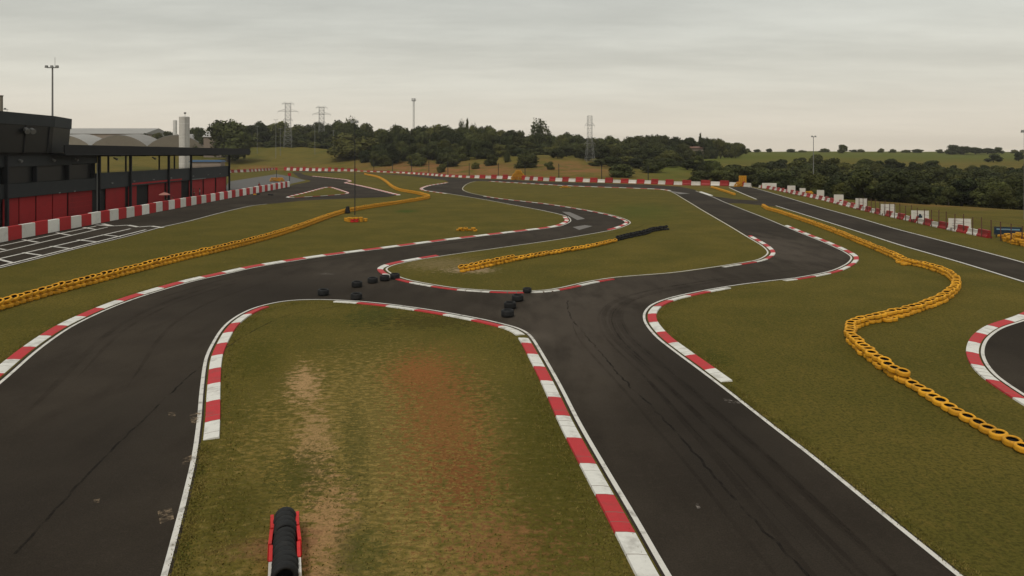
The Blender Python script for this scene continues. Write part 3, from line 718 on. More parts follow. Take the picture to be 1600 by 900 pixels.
# ------------------------------------------------------------------ fences
def fence(pts, n, h, r, label, m, wires=3):
    L = sum((b - a).length for a, b in zip(pts, pts[1:])); ps = resample(pts, L / n)
    e = empty('wire_fence', (ps[0].x, ps[0].y, 0)); tag(e, label, 'fence'); off = Vector((ps[0].x, ps[0].y, 0))
    pp = [Vector((p.x, p.y, terrain(p.x, p.y))) - off for p in ps]
    for p in pp:
        mb = MB(); hh = h * rnd.uniform(.92, 1.05); mb.bar(p - Vector((0, 0, .3)), p + Vector((rnd.uniform(-.05, .05), 0, hh)), r, r * .9, 6); mb.build('post', [m], e)
    mb = MB()
    for k in range(wires):
        z = h * (.3 + .62 * k / max(1, wires - 1))
        for a, b in zip(pp, pp[1:]): mb.bar(a + Vector((0, 0, z)), b + Vector((0, 0, z)), .012, n=4)
    mb.build('wire', [m], e)
def behind(px, k): 
    out = []
    for p in px: q = G(*p); out.append(Vector((q.x, q.y + k, 0)))
    return out
fence(behind([(582, 270), (634, 272.0), (680, 274.5), (730, 277.2), (778, 279.0), (834, 281.8), (882, 283.6), (930, 285.0), (980, 286.4), (1027, 288), (1100, 290)], 3.2), 11, 5.4, .13, 'tall dark catch fence of wide spaced posts behind the far barrier', M['steel_dark'])
fence(behind([(1360, 331), (1420, 345), (1465, 355), (1510, 364.5), (1562, 375), (1640, 392)], 3.5), 24, 2.0, .05, 'low rusty fence of thin posts behind the right barrier', M['rust'])

# ------------------------------------------------------------------ pit building
def bx(Y): return -50 - .08 * Y
BR = math.atan2(1, -.08)                        # direction of the facade
bo = Vector((bx(60), 60, 0)); ub = Vector((-.08, 1, 0)).normalized(); nb = Vector((-ub.y, ub.x, 0))    # ub along, nb away from the track
def Yat(px): return 50 / (-(px - 800) / FP - .08)
def S(px): return (Vector((bx(Yat(px)), Yat(px), 0)) - bo).length
def pit_box(mb, s0, s1, d0, d1, z0, z1, mat=0):
    c = ub * ((s0 + s1) / 2) + nb * ((d0 + d1) / 2)
    mb.box((c.x, c.y, (z0 + z1) / 2), (s1 - s0, d1 - d0, z1 - z0), math.atan2(ub.y, ub.x), mat)
pit = empty('pit_building', bo); tag(pit, 'long dark two storey pit building with red garage doors and open gallery', 'building')
def part(name, boxes, mat, parent=pit, label=None):
    mb = MB()
    for b in boxes: pit_box(mb, *b)
    o = mb.build(name, [mat], parent)
    if label: o['label'] = label
    return o
sE, s153, s112 = S(358), S(153), S(112)
s00 = -25.0
part('ground_floor', [(s00, sE, .6, 9.5, 0, 3.5)], M['dark'])
part('upper_floor', [(s00, sE, .2, 9.5, 3.55, 3.98)], M['cladding'])
part('parapet', [(s153 + .2, sE, 0.0, .16, 3.45, 5.75), (s153 + .2, sE, 9.3, 9.45, 4.0, 5.2)], M['cladding'])
part('upper_wall', [(s00, s153 - .2, 0.0, .18, 3.45, 5.05), (s00, s112, 0, .18, 7.0, 8.28), (s112, s153 - .2, -.02, .16, 7.15, 8.25), (s00, s153 - .2, 8.8, 9.4, 4.0, 8.28)], M['cladding'])
part('end_wall', [(s153 - .3, s153 - .12, .3, 9.2, 4.0, 8.28)], M['cladding'])
for a, b in ((-30, 10), (12, 58), (62, 108), (112, 148)):
    w = part('window', [(S(a), S(b), .5, .56, 5.05, 7.05)], M['glass'])
    part('mullion', [(S(b) + .02, S(b) + .25, .04, .5, 5.05, 7.0)], M['steel_dark'], w)
part('canopy', [(s112 - 5.2, sE + 10.5, -1.6, 10.5, 8.32, 8.55), (s112 - 5.2, sE + 10.5, -1.75, -1.6, 8.25, 9.62)], M['fascia'])
part('ceiling_beam', [(s153 + 4 + k * 9, s153 + 4.25 + k * 9, -1.4, 10, 8.08, 8.31) for k in range(6)], M['steel_dark'])
for a in (8, 153, 202, 262, 297, 357):
    part('column', [(S(a) - .16, S(a) + .16, -.36, -.02, 0, 8.24)], M['steel_dark'])
for a in (187, 215, 233, 252, 275, 319, 339):
    part('column', [(S(a) - .11, S(a) + .11, 8.6, 8.85, 4.0, 8.30)], M['steel_dark'])
doors = [(-40, -14), (-12, 6), (11, 35), (36, 61), (62.5, 87), (88, 110), (112, 149), (170, 200), (205, 218), (236, 261), (264, 287), (299, 320), (322, 339), (341, 356)]
for a, b in doors:
    d = part('garage_door', [(S(a) + .05, S(b) - .05, .42, .52, 0.01, 3.38)], M['door_red'])
    mb = MB()
    for k in range(1, 5): pit_box(mb, S(a) + .08, S(b) - .08, .405, .419, .66 * k, .66 * k + .04)
    mb.build('panel_rib', [M['door_red']], d)
part('red_band', [(S(204), S(284), -.03, -.003, 3.62, 3.9)], M['door_red'])
part('pale_lintel', [(S(299), S(321), -.06, -.003, 3.46, 3.60)], M['steel_grey'])
for a in (30, 82, 118, 180, 240):
    mb = MB(); c = ub * S(a); mb.bar((c.x + .35, c.y, 7.6), (c.x - .25, c.y, 7.9), .16, .1, 8); mb.build('spotlight', [M['steel_grey']], pit)
# control tower with outward leaning windows
def ring(z0, z1, o0, o1, name, mat, s_end, cut):
    mb = MB()
    def poly(o, z): 
        P = [(s00, -o), (s_end - cut, -o), (s_end + o * .25, -o + 1.0 * 0 + cut * .25), (s_end + o * .25, 8.0), (s00, 8.0)]
        return [ub * s + nb * d + Vector((0, 0, z)) for s, d in P]
    a, b = poly(o0, z0), poly(o1, z1); n = 5
    mb.add(a + b, [(i, (i + 1) % n, n + (i + 1) % n, n + i) for i in range(n)] + [tuple(range(n - 1, -1, -1)), tuple(range(n, 2 * n))])
    return mb.build(name, [mat], pit)
sT = S(119)
ring(8.29, 8.62, .12, .2, 'tower_floor', M['fascia'], sT, 7.5)
tw = ring(8.63, 11.75, .75, 1.0, 'tower_window_band', M['glass'], sT, 7.5)
ring(11.76, 13.1, 1.15, 1.2, 'tower_fascia', M['cladding'], sT, 7.5)
for k in range(4):
    s_ = sT - 8.5 - k * 5
    mb = MB(); p0 = ub * s_ - nb * .80 + Vector((0, 0, 8.64)); p1 = ub * s_ - nb * 1.05 + Vector((0, 0, 11.74)); mb.bar(p0, p1, .07, n=4); mb.build('tower_mullion', [M['steel_dark']], pit)
mb = MB(); c = ub * S(25) - nb * 1.0; mb.bar((c.x, c.y, 11.3), (c.x + .5, c.y - .3, 11.0), .25, .32, 8); mb.bar((c.x - .0, c.y + 1, 11.3), (c.x + .5, c.y + .7, 11.0), .25, .32, 8); mb.build('spotlight', [M['steel_grey']], pit)
# things on the gallery
def gal(px, d): return bo + ub * S(px) + nb * d
p = gal(283, 1.2)
for k in range(9):
    d_ = part('garage_lamp', [(S(doors[k + 5][0]) + .6, S(doors[k + 5][0]) + 1.0, -.02, .12, 3.44, 3.60)] if doors[k + 5][0] < 150 else [(S(doors[k + 5][0]) + .6, S(doors[k + 5][0]) + 1.2, -.12, -.005, 4.1, 4.25)], M['steel_grey'])
for k in range(4):
    part('railing', [(s153 + .3, sE - .1, .05, .09, 5.80 + .14 * k, 5.83 + .14 * k)], M['steel_dark']) if k < 2 else None
part('downpipe', [(S(151) - .1, S(151) + .05, -.12, -.03, .1, 7.1)], M['steel_grey'])
part('gutter', [(s112 - 5.2, sE + 10.5, -1.86, -1.76, 8.30, 8.42)], M['steel_dark'])
# ------------------------------------------------------------------ people
def person(loc, rz, label, shirt, trousers, raise_arm=False, walk=.0, hat=None):
    me = bpy.data.meshes.new('person'); bm = bmesh.new()
    J_ = {'pelvis': (0, 0, .92), 'belly': (0, .0, 1.08), 'chest': (0, -.01, 1.32), 'neck': (0, 0, 1.50), 'jaw': (0, .035, 1.58), 'head': (0, .02, 1.67), 'crown': (0, 0, 1.74)}
    Rd = {'pelvis': .155, 'belly': .135, 'chest': .165, 'neck': .06, 'jaw': .07, 'head': .10, 'crown': .075}
    E_ = [('pelvis', 'belly'), ('belly', 'chest'), ('chest', 'neck'), ('neck', 'jaw'), ('jaw', 'head'), ('head', 'crown')]
    for s, t in ((-1, 'l'), (1, 'r')):
        w = walk * s
        J_[t + 'hip'] = (s * .1, 0, .86); J_[t + 'knee'] = (s * .11, w * .5 + .02, .48); J_[t + 'ank'] = (s * .12, w, .09); J_[t + 'toe'] = (s * .13, w + .17, .04)
        J_[t + 'sho'] = (s * .2, 0, 1.42)
        if raise_arm and s == 1: J_[t + 'elb'] = (.3, .14, 1.22); J_[t + 'wri'] = (.2, .3, 1.42); J_[t + 'han'] = (.18, .32, 1.5)
        else: J_[t + 'elb'] = (s * .27, -w * .3 - .02, 1.14); J_[t + 'wri'] = (s * .28, .06 - w * .4, .9); J_[t + 'han'] = (s * .28, .08 - w * .4, .8)
        for k, r_ in (('hip', .1), ('knee', .065), ('ank', .05), ('toe', .04), ('sho', .07), ('elb', .048), ('wri', .035), ('han', .036)): Rd[t + k] = r_
        E_ += [('pelvis', t + 'hip'), (t + 'hip', t + 'knee'), (t + 'knee', t + 'ank'), (t + 'ank', t + 'toe'), ('chest', t + 'sho'), (t + 'sho', t + 'elb'), (t + 'elb', t + 'wri'), (t + 'wri', t + 'han')]
    vm = {k: bm.verts.new(v) for k, v in J_.items()}
    for a, b in E_: bm.edges.new((vm[a], vm[b]))
    bm.verts.index_update(); order = list(J_); bm.to_mesh(me); bm.free()
    tmp = bpy.data.objects.new('person', me); col.objects.link(tmp)
    md = tmp.modifiers.new('skin', 'SKIN'); sd = me.skin_vertices[0].data
    for i, k in enumerate(order): sd[i].radius = (Rd[k] * (1.15 if k in ('chest', 'pelvis') else 1), Rd[k] * (.8 if k in ('chest', 'pelvis', 'belly') else 1)); sd[i].use_root = (k == 'pelvis')
    tmp.modifiers.new('sub', 'SUBSURF').levels = 1
    dg = bpy.context.evaluated_depsgraph_get(); m2 = bpy.data.meshes.new_from_object(tmp.evaluated_get(dg)); bpy.data.objects.remove(tmp)
    for mt in (M['skin'], shirt, trousers, M['cloth_dark']): m2.materials.append(mt)
    for f in m2.polygons:
        c = f.center; z = c.z
        f.material_index = 0 if z > 1.47 and abs(c.x) < .14 and not (raise_arm and c.y > .15) else (3 if z < .1 else (2 if z < .95 and abs(c.x) < .22 else (1 if z > 1.12 and c.y < .2 else 0)))
        f.use_smooth = True
    o = bpy.data.objects.new('person', m2); col.objects.link(o); o.location = loc; o.rotation_euler = (0, 0, rz); tag(o, label, 'person')
    mb = MB()
    mb.lathe([(.001, 1.80), (.06, 1.785), (.095, 1.74), (.112, 1.68), (.108, 1.64)], 10, (0, -.02, 0)); mb.build('hat' if hat else 'hair', [hat or M['hair']], o, True)
    return o
pu = G(260.5, 327.3); pu.z = .012
person(pu, R(-150), 'person holding up an umbrella on the track side of the pit wall', M['cloth_dark'], M['cloth_white'], True, .1)
person(G(267, 326.4) + Vector((0, .5, .012)), R(-200), 'person in light trousers beside the umbrella holder', M['cloth_red'], M['cloth_white'], False, .12)
um = empty('umbrella', (pu.x - .2, pu.y - .3, 0), R(20)); tag(um, 'pinkish open umbrella held beside the pit wall', 'umbrella')
mb = MB(); prof = [(.02, 2.62), (.3, 2.55), (.6, 2.42), (.85, 2.24), (.84, 2.22), (.58, 2.39), (.28, 2.52), (.02, 2.59)]
mb.lathe(prof, 8); mb.build('canopy', [painted('umbrella_cloth', (.36, .16, .13), (.3, .1, .09), .5, 3)], um)
mb = MB(); mb.bar((0, 0, 1.35), (0, 0, 2.6), .018, n=6); mb.bar((0, 0, 1.35), (.06, 0, 1.28), .022, n=6); mb.build('shaft', [M['steel_grey']], um)
w_ = lambda px, Y: Vector((col_x(px, Y), Y, .012))
person(w_(230, 126), R(-90), 'person in white shirt standing at the open garage doorway', M['cloth_white'], M['cloth_dark'], False, .1)
person(w_(303, 141.5), R(-90), 'person in red shirt behind the middle of the pit wall', M['cloth_red'], M['cloth_dark'], False, .1)
person(w_(312, 143), R(-60), 'person in white shirt behind the middle of the pit wall', M['cloth_white'], M['cloth_jeans'], False, .1)
person(w_(405, 172), R(-120), 'person in dark red clothes near the far end of the pit wall', M['cloth_red'], M['cloth_dark'], False, .1)
pg_ = gal(288, 2.2); person(Vector((pg_.x, pg_.y, 3.985)), R(-90), 'person in dark clothes standing on the pit building gallery', M['cloth_dark'], M['cloth_dark'])

# ------------------------------------------------------------------ masts and poles
def light_pole(px, Y, ytop, label, heads=2, r=.11, zb=None, m='steel_grey', spread=.5):
    X = col_x(px, Y); z0 = terrain(X, Y) if zb is None else zb; zt = at(px, ytop, Y).z
    e = empty('floodlight_pole', (X, Y, z0)); tag(e, label, 'lamp post'); h = zt - z0
    mb = MB(); mb.bar((0, 0, 0), (0, 0, h), r, r * .6, 8); mb.build('pole', [M[m]], e)
    mb = MB(); mb.bar((-spread, 0, h - .15), (spread, 0, h - .15), r * .45, n=6); mb.build('crossbar', [M[m]], e)
    for k in range(heads):
        s = (k / max(1, heads - 1) - .5) * 2 * spread
        mb = MB(); mb.box((s, -.15, h - .02), (.38, .28, .34), 0, 0, (.3, .2)); mb.build('lamp_head', [M['steel_grey']], e)
    return e, h
light_pole(554.5, G(0, 336).y, 190, 'thin dark floodlight pole standing on the left infield', 2, .07, m='steel_dark', spread=.35)
light_pole(1271, 176, 213, 'tall grey lamp post behind the barrier of the right straight', 2, .12, spread=.4)
light_pole(1600.5, 95, 205, 'tall pole at the right edge behind the yellow tyre heap', 2, .07, spread=.3)
e, h = light_pole(82, 104, 104, 'tall floodlight mast rising behind the control tower', 3, .17, 0.0, spread=.75)
mb = MB(); mb.bar((.35, 0, h - .1), (.35, 0, h + 1.3), .025, n=5); mb.build('aerial', [M['steel_grey']], e)
mb = MB(); mb.bar((0, 0, h * .62), (-3.2, 0, 13.2), .02, n=4); mb.bar((0, 0, h * .58), (1.1, 0, 13.2), .02, n=4); mb.build('guy_wire', [M['steel_grey']], e)
# brown mast and small lamp on the tower roof
p0 = Vector((col_x(1, 92), 92, 0)); e = empty('roof_post', (p0.x, p0.y, 0)); tag(e, 'thick brown post at the left edge behind the control tower', 'post')
mb = MB(); mb.bar((0, 0, 0), (0, 0, at(1, 150, 92).z), .28, .26, 10); mb.build('post', [M['gable']], e)
mb = MB(); mb.bar((0, 0, at(1, 150, 92).z), (0, 0, at(1, 149, 92).z), .33, .33, 10); mb.build('cap', [M['gable']], e)
light_pole(11, 140, 170, 'small lamp just visible above the control tower roof', 1, .06, 0.0, spread=.3)
light_pole(463 - 32, 420, 187, 'grey lamp pole left of the nearer pylon on the bank', 2, .12, spread=.8)
light_pole(492.5, 330, 232, 'short red marker pole at the far end of the pit wall', 1, .06, m='rust', spread=.1) if False else None
for px, Y, yt, lab in ((492, 430, 190, 'pale utility pole standing left of the second pylon'), (402, 440, 196, 'pale utility pole right of the round tree'), (521, 430, 203, 'pale utility pole beside the big dark bush'), (438, 430, 200, 'thin utility pole left of the first pylon')):
    X = col_x(px, Y); z0 = terrain(X, Y); hh = at(px, yt, Y).z - z0
    e = empty('utility_pole', (X, Y, z0)); tag(e, lab, 'pole')
    mb = MB(); mb.bar((0, 0, -.3), (0, 0, hh), .13, .09, 8); mb.build('post', [M['steel_grey']], e)
    mb = MB(); mb.box((0, 0, hh - .5), (2.2, .12, .14)); mb.build('crossarm', [M['steel_grey']], e)
for px, yb, yt, lab in ((452.5, 291.5, 270.5, 'dark post with a red panel at the end of the pit wall'), (432, 282, 262, 'thin dark post rising from the yellow tyres by the pit wall')):
    q = G(px, yb); e = empty('marker_post', (q.x, q.y, 0)); tag(e, lab, 'post'); hh = at(px, yt, q.y).z
    mb = MB(); mb.bar((0, 0, 0), (0, 0, hh), .09, n=6); mb.build('post', [M['steel_dark']], e)
    mb = MB(); mb.box((0, -.12, hh - .35), (.8, .06, .7)); mb.build('panel', [M['plastic_red']], e)

def pylon(px, Y, ytop, label, base_w, top_w, arms, neck=.55, name='power_pylon', m='steel_grey', r=.13):
    X = col_x(px, Y); z0 = terrain(X, Y); h = at(px, ytop, Y).z - z0
    e = empty(name, (X, Y, z0), R(8)); tag(e, label, 'pylon')
    def w(t): return base_w + (top_w - base_w) * min(1, t / neck)
    mb = MB(); lv = [i / 11 for i in range(12)]
    for sx in (-1, 1):
        for sy in (-1, 1):
            for a, b in zip(lv, lv[1:]): mb.bar((sx * w(a) / 2, sy * w(a) / 2, a * h), (sx * w(b) / 2, sy * w(b) / 2, b * h), r, n=4)
    mb.build('leg_frame', [M[m]], e)
    mb = MB()
    for a, b in zip(lv, lv[1:]):
        for s in (-1, 1):
            mb.bar((-w(a) / 2, s * w(a) / 2, a * h), (w(b) / 2, s * w(b) / 2, b * h), r * .45, n=4); mb.bar((w(a) / 2, s * w(a) / 2, a * h), (-w(b) / 2, s * w(b) / 2, b * h), r * .6, n=4)
            mb.bar((s * w(a) / 2, -w(a) / 2, a * h), (s * w(b) / 2, w(b) / 2, b * h), r * .6, n=4)
        mb.bar((-w(b) / 2, w(b) / 2, b * h), (w(b) / 2, w(b) / 2, b * h), r * .6, n=4); mb.bar((-w(b) / 2, -w(b) / 2, b * h), (w(b) / 2, -w(b) / 2, b * h), r * .6, n=4)
    mb.build('bracing', [M[m]], e)
    for t, wd in arms:
        mb = MB()
        for s in (-1, 1):
            for sy in (-1, 1):
                mb.bar((0, sy * top_w * .4, t * h), (s * wd / 2, 0, t * h - .2), r * .8, n=4); mb.bar((s * top_w / 2, sy * top_w * .4, t * h + 1.2), (s * wd / 2, 0, t * h - .2), r * .6, n=4)
            mb.bar((s * wd / 2, 0, t * h - .2), (s * wd / 2, 0, t * h - 1.4), r * .5, n=4)
        mb.build('crossarm', [M[m]], e)
    return e, h
pylon(450, 470, 161, 'steel lattice pylon on the bank left of the other pylon', 5.0, 3.2, ((.985, 7.5), (.82, 12.5), (.62, 6.0)), r=.085)
pylon(502.5, 500, 167, 'steel lattice pylon between the utility poles right of the first pylon', 5.0, 3.2, ((.985, 7.5), (.83, 12.0), (.62, 6.0)), r=.085)
pylon(921.5, 330, 181, 'slim lattice tower standing before the wood in the middle', 3.9, 1.9, ((.80, 4.6), (.40, 5.2)), .5, r=.06)
e, h = pylon(646.5, 560, 154, 'thin telecom mast rising above the wood', 1.6, 1.0, (), .6, 'telecom_mast', r=.12)
mb = MB()
for k in range(6): a = k * math.pi / 3; mb.box((1.5 * math.cos(a), 1.5 * math.sin(a), h - .9), (.35, .35, 2.1), a)
mb.bar((0, 0, h - 1.8), (0, 0, h - 1.6), 1.7, n=12); mb.build('antenna', [M['steel_grey']], e)

# ------------------------------------------------------------------ silo, warehouses, house
def silo(px, Y, yt, wpx, label, cap=True):
    X = col_x(px, Y); g0 = terrain(X, Y) if Y > 300 else 0.0; h = at(px, yt, Y).z - g0; r = wpx / 2 / FP * Y
    e = empty('water_tower', (X, Y, g0)); tag(e, label, 'water tower')
    mb = MB(); mb.lathe([(r, 0), (r, h), (r * .9, h + .15), (.01, h + .3)], 28); mb.build('tank', [M['concrete']], e, False)
    mb = MB()
    for k in range(5): mb.lathe([(r + .03, h * (.1 + .2 * k)), (r + .05, h * (.1 + .2 * k) + .06), (r + .03, h * (.1 + .2 * k) + .12)], 28)
    mb.build('band', [M['concrete']], e)
    if cap:
        mb = MB(); mb.bar((.2, 0, h), (.2, 0, h + .9), .05, n=5); mb.box((.2, 0, h + 1.1), (.5, .4, .5)); mb.build('lamp', [M['steel_grey']], e)
        mb = MB()
        for s in (-.2, .2): mb.bar((r * .7 + s, -r * .8 - .1, 0), (r * .7 + s, -r * .8 - .1, h), .03, n=4)
        mb.build('ladder', [M['steel_grey']], e)
silo(288, 205, 183, 15.5, 'tall white cylindrical water tower behind the pit gallery')
silo(273.5, 465, 188, 6, 'thin pale chimney like tower left of the white water tower', False)
def warehouse(px0, px1, n, Y, yeave, ypeak, depth, label):
    X0, X1 = col_x(px0, Y), col_x(px1, Y); ze = at(px0, yeave, Y).z; zp = at(px0, ypeak, Y).z; w = (X1 - X0) / n
    g0 = terrain((X0 + X1) / 2, Y) - .5; ze -= g0; zp -= g0
    e = empty('warehouse', ((X0 + X1) / 2, Y, g0)); tag(e, label, 'building'); ox = -(X1 - X0) / 2
    mb = MB(); mb.box((0, depth / 2, ze / 2), (X1 - X0, depth - .2, ze)); mb.build('wall', [M['gable']], e)
    for k in range(n):
        a = ox + k * w; N = 10; arc = [(a + w * i / N, ze + (zp - ze) * math.sin(math.pi * i / N) ** .8) for i in range(N + 1)]
        g2 = MB(); g2.add([(x, 0, z) for x, z in arc] + [(x, .3, z) for x, z in arc], [tuple(range(N + 1)), tuple(range(2 * N + 1, N, -1))] ); g2.build('gable', [M['gable']], e)
        r2 = MB(); v = [(x, .35, z + .12) for x, z in arc] + [(x, depth, z + 1.2) for x, z in arc]
        v2 = [(x, y, z + .18) for x, y, z in v]; m_ = N + 1
        r2.add(v + v2, [(i, i + 1, m_ + i + 1, m_ + i) for i in range(N)] + [(2 * m_ + i, 3 * m_ + i, 3 * m_ + i + 1, 2 * m_ + i + 1) for i in range(N)] + [(i, 2 * m_ + i, 2 * m_ + i + 1, i + 1) for i in range(N)])
        r2.build('roof', [M['roof_grey']], e)
warehouse(52, 318, 3, 425, 229, 211.5, 22, 'low warehouse with three arched brown gables behind the pit building')
def hall(px0, px1, Y, yt, ye, label, depth=40, mat='roof_grey'):
    X0, X1 = col_x(px0, Y), col_x(px1, Y); zt = at(px0, yt, Y + depth * .5).z; ze = at(px0, ye, Y).z; g0 = terrain((X0 + X1) / 2, Y)
    e = empty('factory_hall', ((X0 + X1) / 2, Y, g0)); tag(e, label, 'building'); L = X1 - X0
    mb = MB(); mb.box((0, depth / 2, (ze - g0) / 2), (L, depth, ze - g0)); mb.build('wall', [M['house_wall']], e)
    mb = MB(); a = ze - g0; b = zt - g0; hl = L / 2 + .6
    mb.add([(-hl, -.6, a), (hl, -.6, a), (hl, depth * .5, b), (-hl, depth * .5, b), (-hl, depth + .6, a), (hl, depth + .6, a)], [(0, 1, 2, 3), (3, 2, 5, 4), (0, 3, 4), (1, 5, 2), (0, 4, 5, 1)]); mb.build('roof', [M[mat]], e)
hall(60, 225, 500, 200.5, 209, 'long grey roofed factory hall behind the arched warehouse')
hall(225, 262, 520, 207, 213, 'short pale roofed hall right of the long factory roof', 20)
hall(318, 345, 420, 205, 214, 'small pale hall behind the round tree', 14)
hall(1072, 1108, 440, 228.5, 231.5, 'low house with brown roof among the right hand trees', 12, 'tile')
def blue_car(px, Y, label):
    X = col_x(px, Y); e = empty('parked_car', (X, Y, terrain(X, Y)), R(0)); tag(e, label, 'car')
    mb = MB(); pr = [(-2.1, .35), (-2.15, .75), (-1.5, .95), (-1.0, 1.42), (.9, 1.45), (1.6, .98), (2.1, .85), (2.15, .35)]; n = len(pr)
    mb.add([(x, -.85, z) for x, z in pr] + [(x, .85, z) for x, z in pr], [tuple(range(n - 1, -1, -1)), tuple(range(n, 2 * n))] + [(i, (i + 1) % n, n + (i + 1) % n, n + i) for i in range(n)][::1]); mb.build('body', [M['blue']], e)
    mb = MB(); mb.box((-.05, 0, 1.18), (1.9, 1.72, .34), 0, 0, (1.6, 1.7)); mb.build('window', [M['glass']], e)
    for sx in (-1.3, 1.3):
        for sy in (-.8, .8):
            mb = MB(); mb.bar((sx, sy - .1, .33), (sx, sy + .1, .33), .33, n=14); mb.build('wheel', [M['rubber']], e)
def van(px, Y, label, L):
    X = col_x(px, Y); e = empty('blue_shed', (X, Y, 0)); tag(e, label, 'shed')
    h = at(px, 253, Y).z; mb = MB(); mb.box((0, 1.5, h / 2), (L, 3, h)); mb.build('wall', [M['house_wall']], e)
    mb = MB(); mb.box((0, 1.5, h + .25), (L + .6, 3.6, .5), 0, 0, (L, 2.4)); mb.build('roof', [M['blue']], e)
van(321, 195, 'long low shed with a blue roof seen through the gallery', 8)
blue_car(190, 150, 'dark blue car parked behind the pit gallery')

# ------------------------------------------------------------------ trees
def crown_mesh(name, seed, mat, lobes, leaf=.06, n_leaf=3600, open_=0.0, conic=False):
    r = random.Random(seed); mb = MB(); L = []
    for i in range(lobes):
        if conic:
            t = i / lobes; L.append((Vector((r.uniform(-.06, .06), r.uniform(-.06, .06), .15 + .8 * t)), .30 * (1 - t) + .07))
        else:
            a = r.uniform(0, 6.28); q = r.uniform(.05, .34) ; z = r.uniform(.30, .82); q *= 1.05 - max(0, z - .55) * 1.7
            L.append((Vector((q * math.cos(a), q * math.sin(a), z)), r.uniform(.12, .22) * (1 - .25 * max(0, z - .6))))
    if not open_:
        for c, rad in L:
            bm = bmesh.new(); bmesh.ops.create_icosphere(bm, subdivisions=2, radius=rad * .78)
            for v in bm.verts: v.co *= 1 + .35 * noise.noise(v.co * 9 + c * 7)
            b = len(mb.v); mb.v += [tuple(v.co + c) for v in bm.verts]; bm.verts.index_update()
            for f in bm.faces: mb.f.append(tuple(v.index + b for v in f.verts)); mb.m.append(0)
            bm.free()
    if not conic and not open_:
        for v_ in range(len(mb.v)): mb.v[v_] = (mb.v[v_][0], mb.v[v_][1], (mb.v[v_][2] - .12) * 1.13)
        L = [(Vector((c.x, c.y, (c.z - .12) * 1.13)), rad) for c, rad in L]
    tot = sum(rad * rad for _, rad in L)
    for c, rad in L:
        for _ in range(max(4, int(n_leaf * rad * rad / tot))):
            d = Vector((r.gauss(0, 1), r.gauss(0, 1), r.gauss(.15, 1))).normalized()
            p = c + d * rad * r.uniform(.70, 1.28) ; s = leaf * r.uniform(.5, 1.25)
            e1 = Vector((r.gauss(0, 1), r.gauss(0, 1), r.gauss(0, .7))).normalized(); nn = (d + Vector((r.gauss(0, .6), r.gauss(0, .6), r.gauss(0, .6)))).normalized()
            e1 = (e1 - nn * e1.dot(nn)).normalized(); e2 = nn.cross(e1)
            b = len(mb.v); mb.v += [tuple(p - e1 * s - e2 * s * .3), tuple(p + e1 * s * .2 - e2 * s * .75), tuple(p + e1 * s + e2 * s * .2), tuple(p - e1 * s * .1 + e2 * s * .8)]
            mb.f.append((b, b + 1, b + 2, b + 3)); mb.m.append(0)
    return mb.mesh(name, [mat]), L
def trunk_mesh(name, L, r0=.035):
    mb = MB(); mb.bar((0, 0, -.04), (.01, 0, .34), r0, r0 * .7, 7)
    for c, rad in L[:7]: mb.bar((.01, 0, .30), (c.x * .9, c.y * .9, c.z), r0 * .5, r0 * .15, 5)
    return mb.mesh(name, [M['bark']])
TV = []
for i, (mat, lobes, leaf, nl) in enumerate([('leaf', 11, .034, 4000), ('leaf_b', 14, .032, 4200), ('leaf_c', 12, .035, 3800), ('leaf', 16, .031, 4400), ('leaf_b', 12, .035, 3800), ('leaf_c', 15, .032, 4200)]):
    me, L = crown_mesh('crown', 40 + i, M[mat], lobes, leaf, nl); TV.append((me, trunk_mesh('trunk', L)))
me, L = crown_mesh('crown', 77, M['leaf'], 18, .032, 1500, open_=1); OPEN = (me, trunk_mesh('trunk', L, .022))
me, L = crown_mesh('crown', 78, M['leaf_c'], 8, .05, 1200, conic=True); CONE = (me, trunk_mesh('trunk', L))
def bush_mesh(seed, mat):
    r = random.Random(seed); L = []
    mb = MB()
    me, _ = crown_mesh('crown', seed, M[mat], 14, .036, 3600)
    for v in me.vertices: v.co.z = (v.co.z - .2) * 1.25
    return me
BV = [bush_mesh(90, 'leaf'), bush_mesh(91, 'leaf_b'), bush_mesh(92, 'leaf_c')]
n_tree = 0
def tree(px, Y, ytop, wpx, label, group=None, v=None, cat='tree', bush=False, sink=0.0):
    X = col_x(px, Y); z0 = terrain(X, Y); h = at(px, ytop, Y).z - z0; w = wpx / FP * Y
    if h < 1.2: return
    if bush:
        o = bpy.data.objects.new('bush', BV[rnd.randrange(3) if v is None else v]); col.objects.link(o); o.location = (X, Y, z0 - .05); o.rotation_euler = (0, 0, rnd.uniform(0, 6.28)); o.scale = (w / .95, w / .95, h / .98); tag(o, label, 'bush', group); return
    src = TV[rnd.randrange(len(TV))] if v is None else v
    e = empty('tree', (X, Y, z0), rnd.uniform(0, 6.28)); tag(e, label, cat, group)
    for nm, me in (('crown', src[0]), ('trunk', src[1])):
        o = bpy.data.objects.new(nm, me); col.objects.link(o); o.parent = e; o.scale = (w / .85, w / .85, h)
def sky_y(x):
    T_ = [(290, 204), (320, 200), (385, 197), (400, 190), (430, 192), (480, 193), (520, 189), (550, 186), (575, 190), (590, 203), (604, 194), (640, 197), (680, 193), (715, 195), (745, 191), (775, 198), (800, 202), (825, 211), (860, 212), (880, 207), (940, 210), (1000, 208), (1030, 209), (1060, 212), (1100, 216), (1130, 220), (1165, 224)]
    for a, b in zip(T_, T_[1:]):
        if x <= b[0]: return a[1] + (b[1] - a[1]) * max(0, (x - a[0])) / (b[0] - a[0])
    return T_[-1][1]
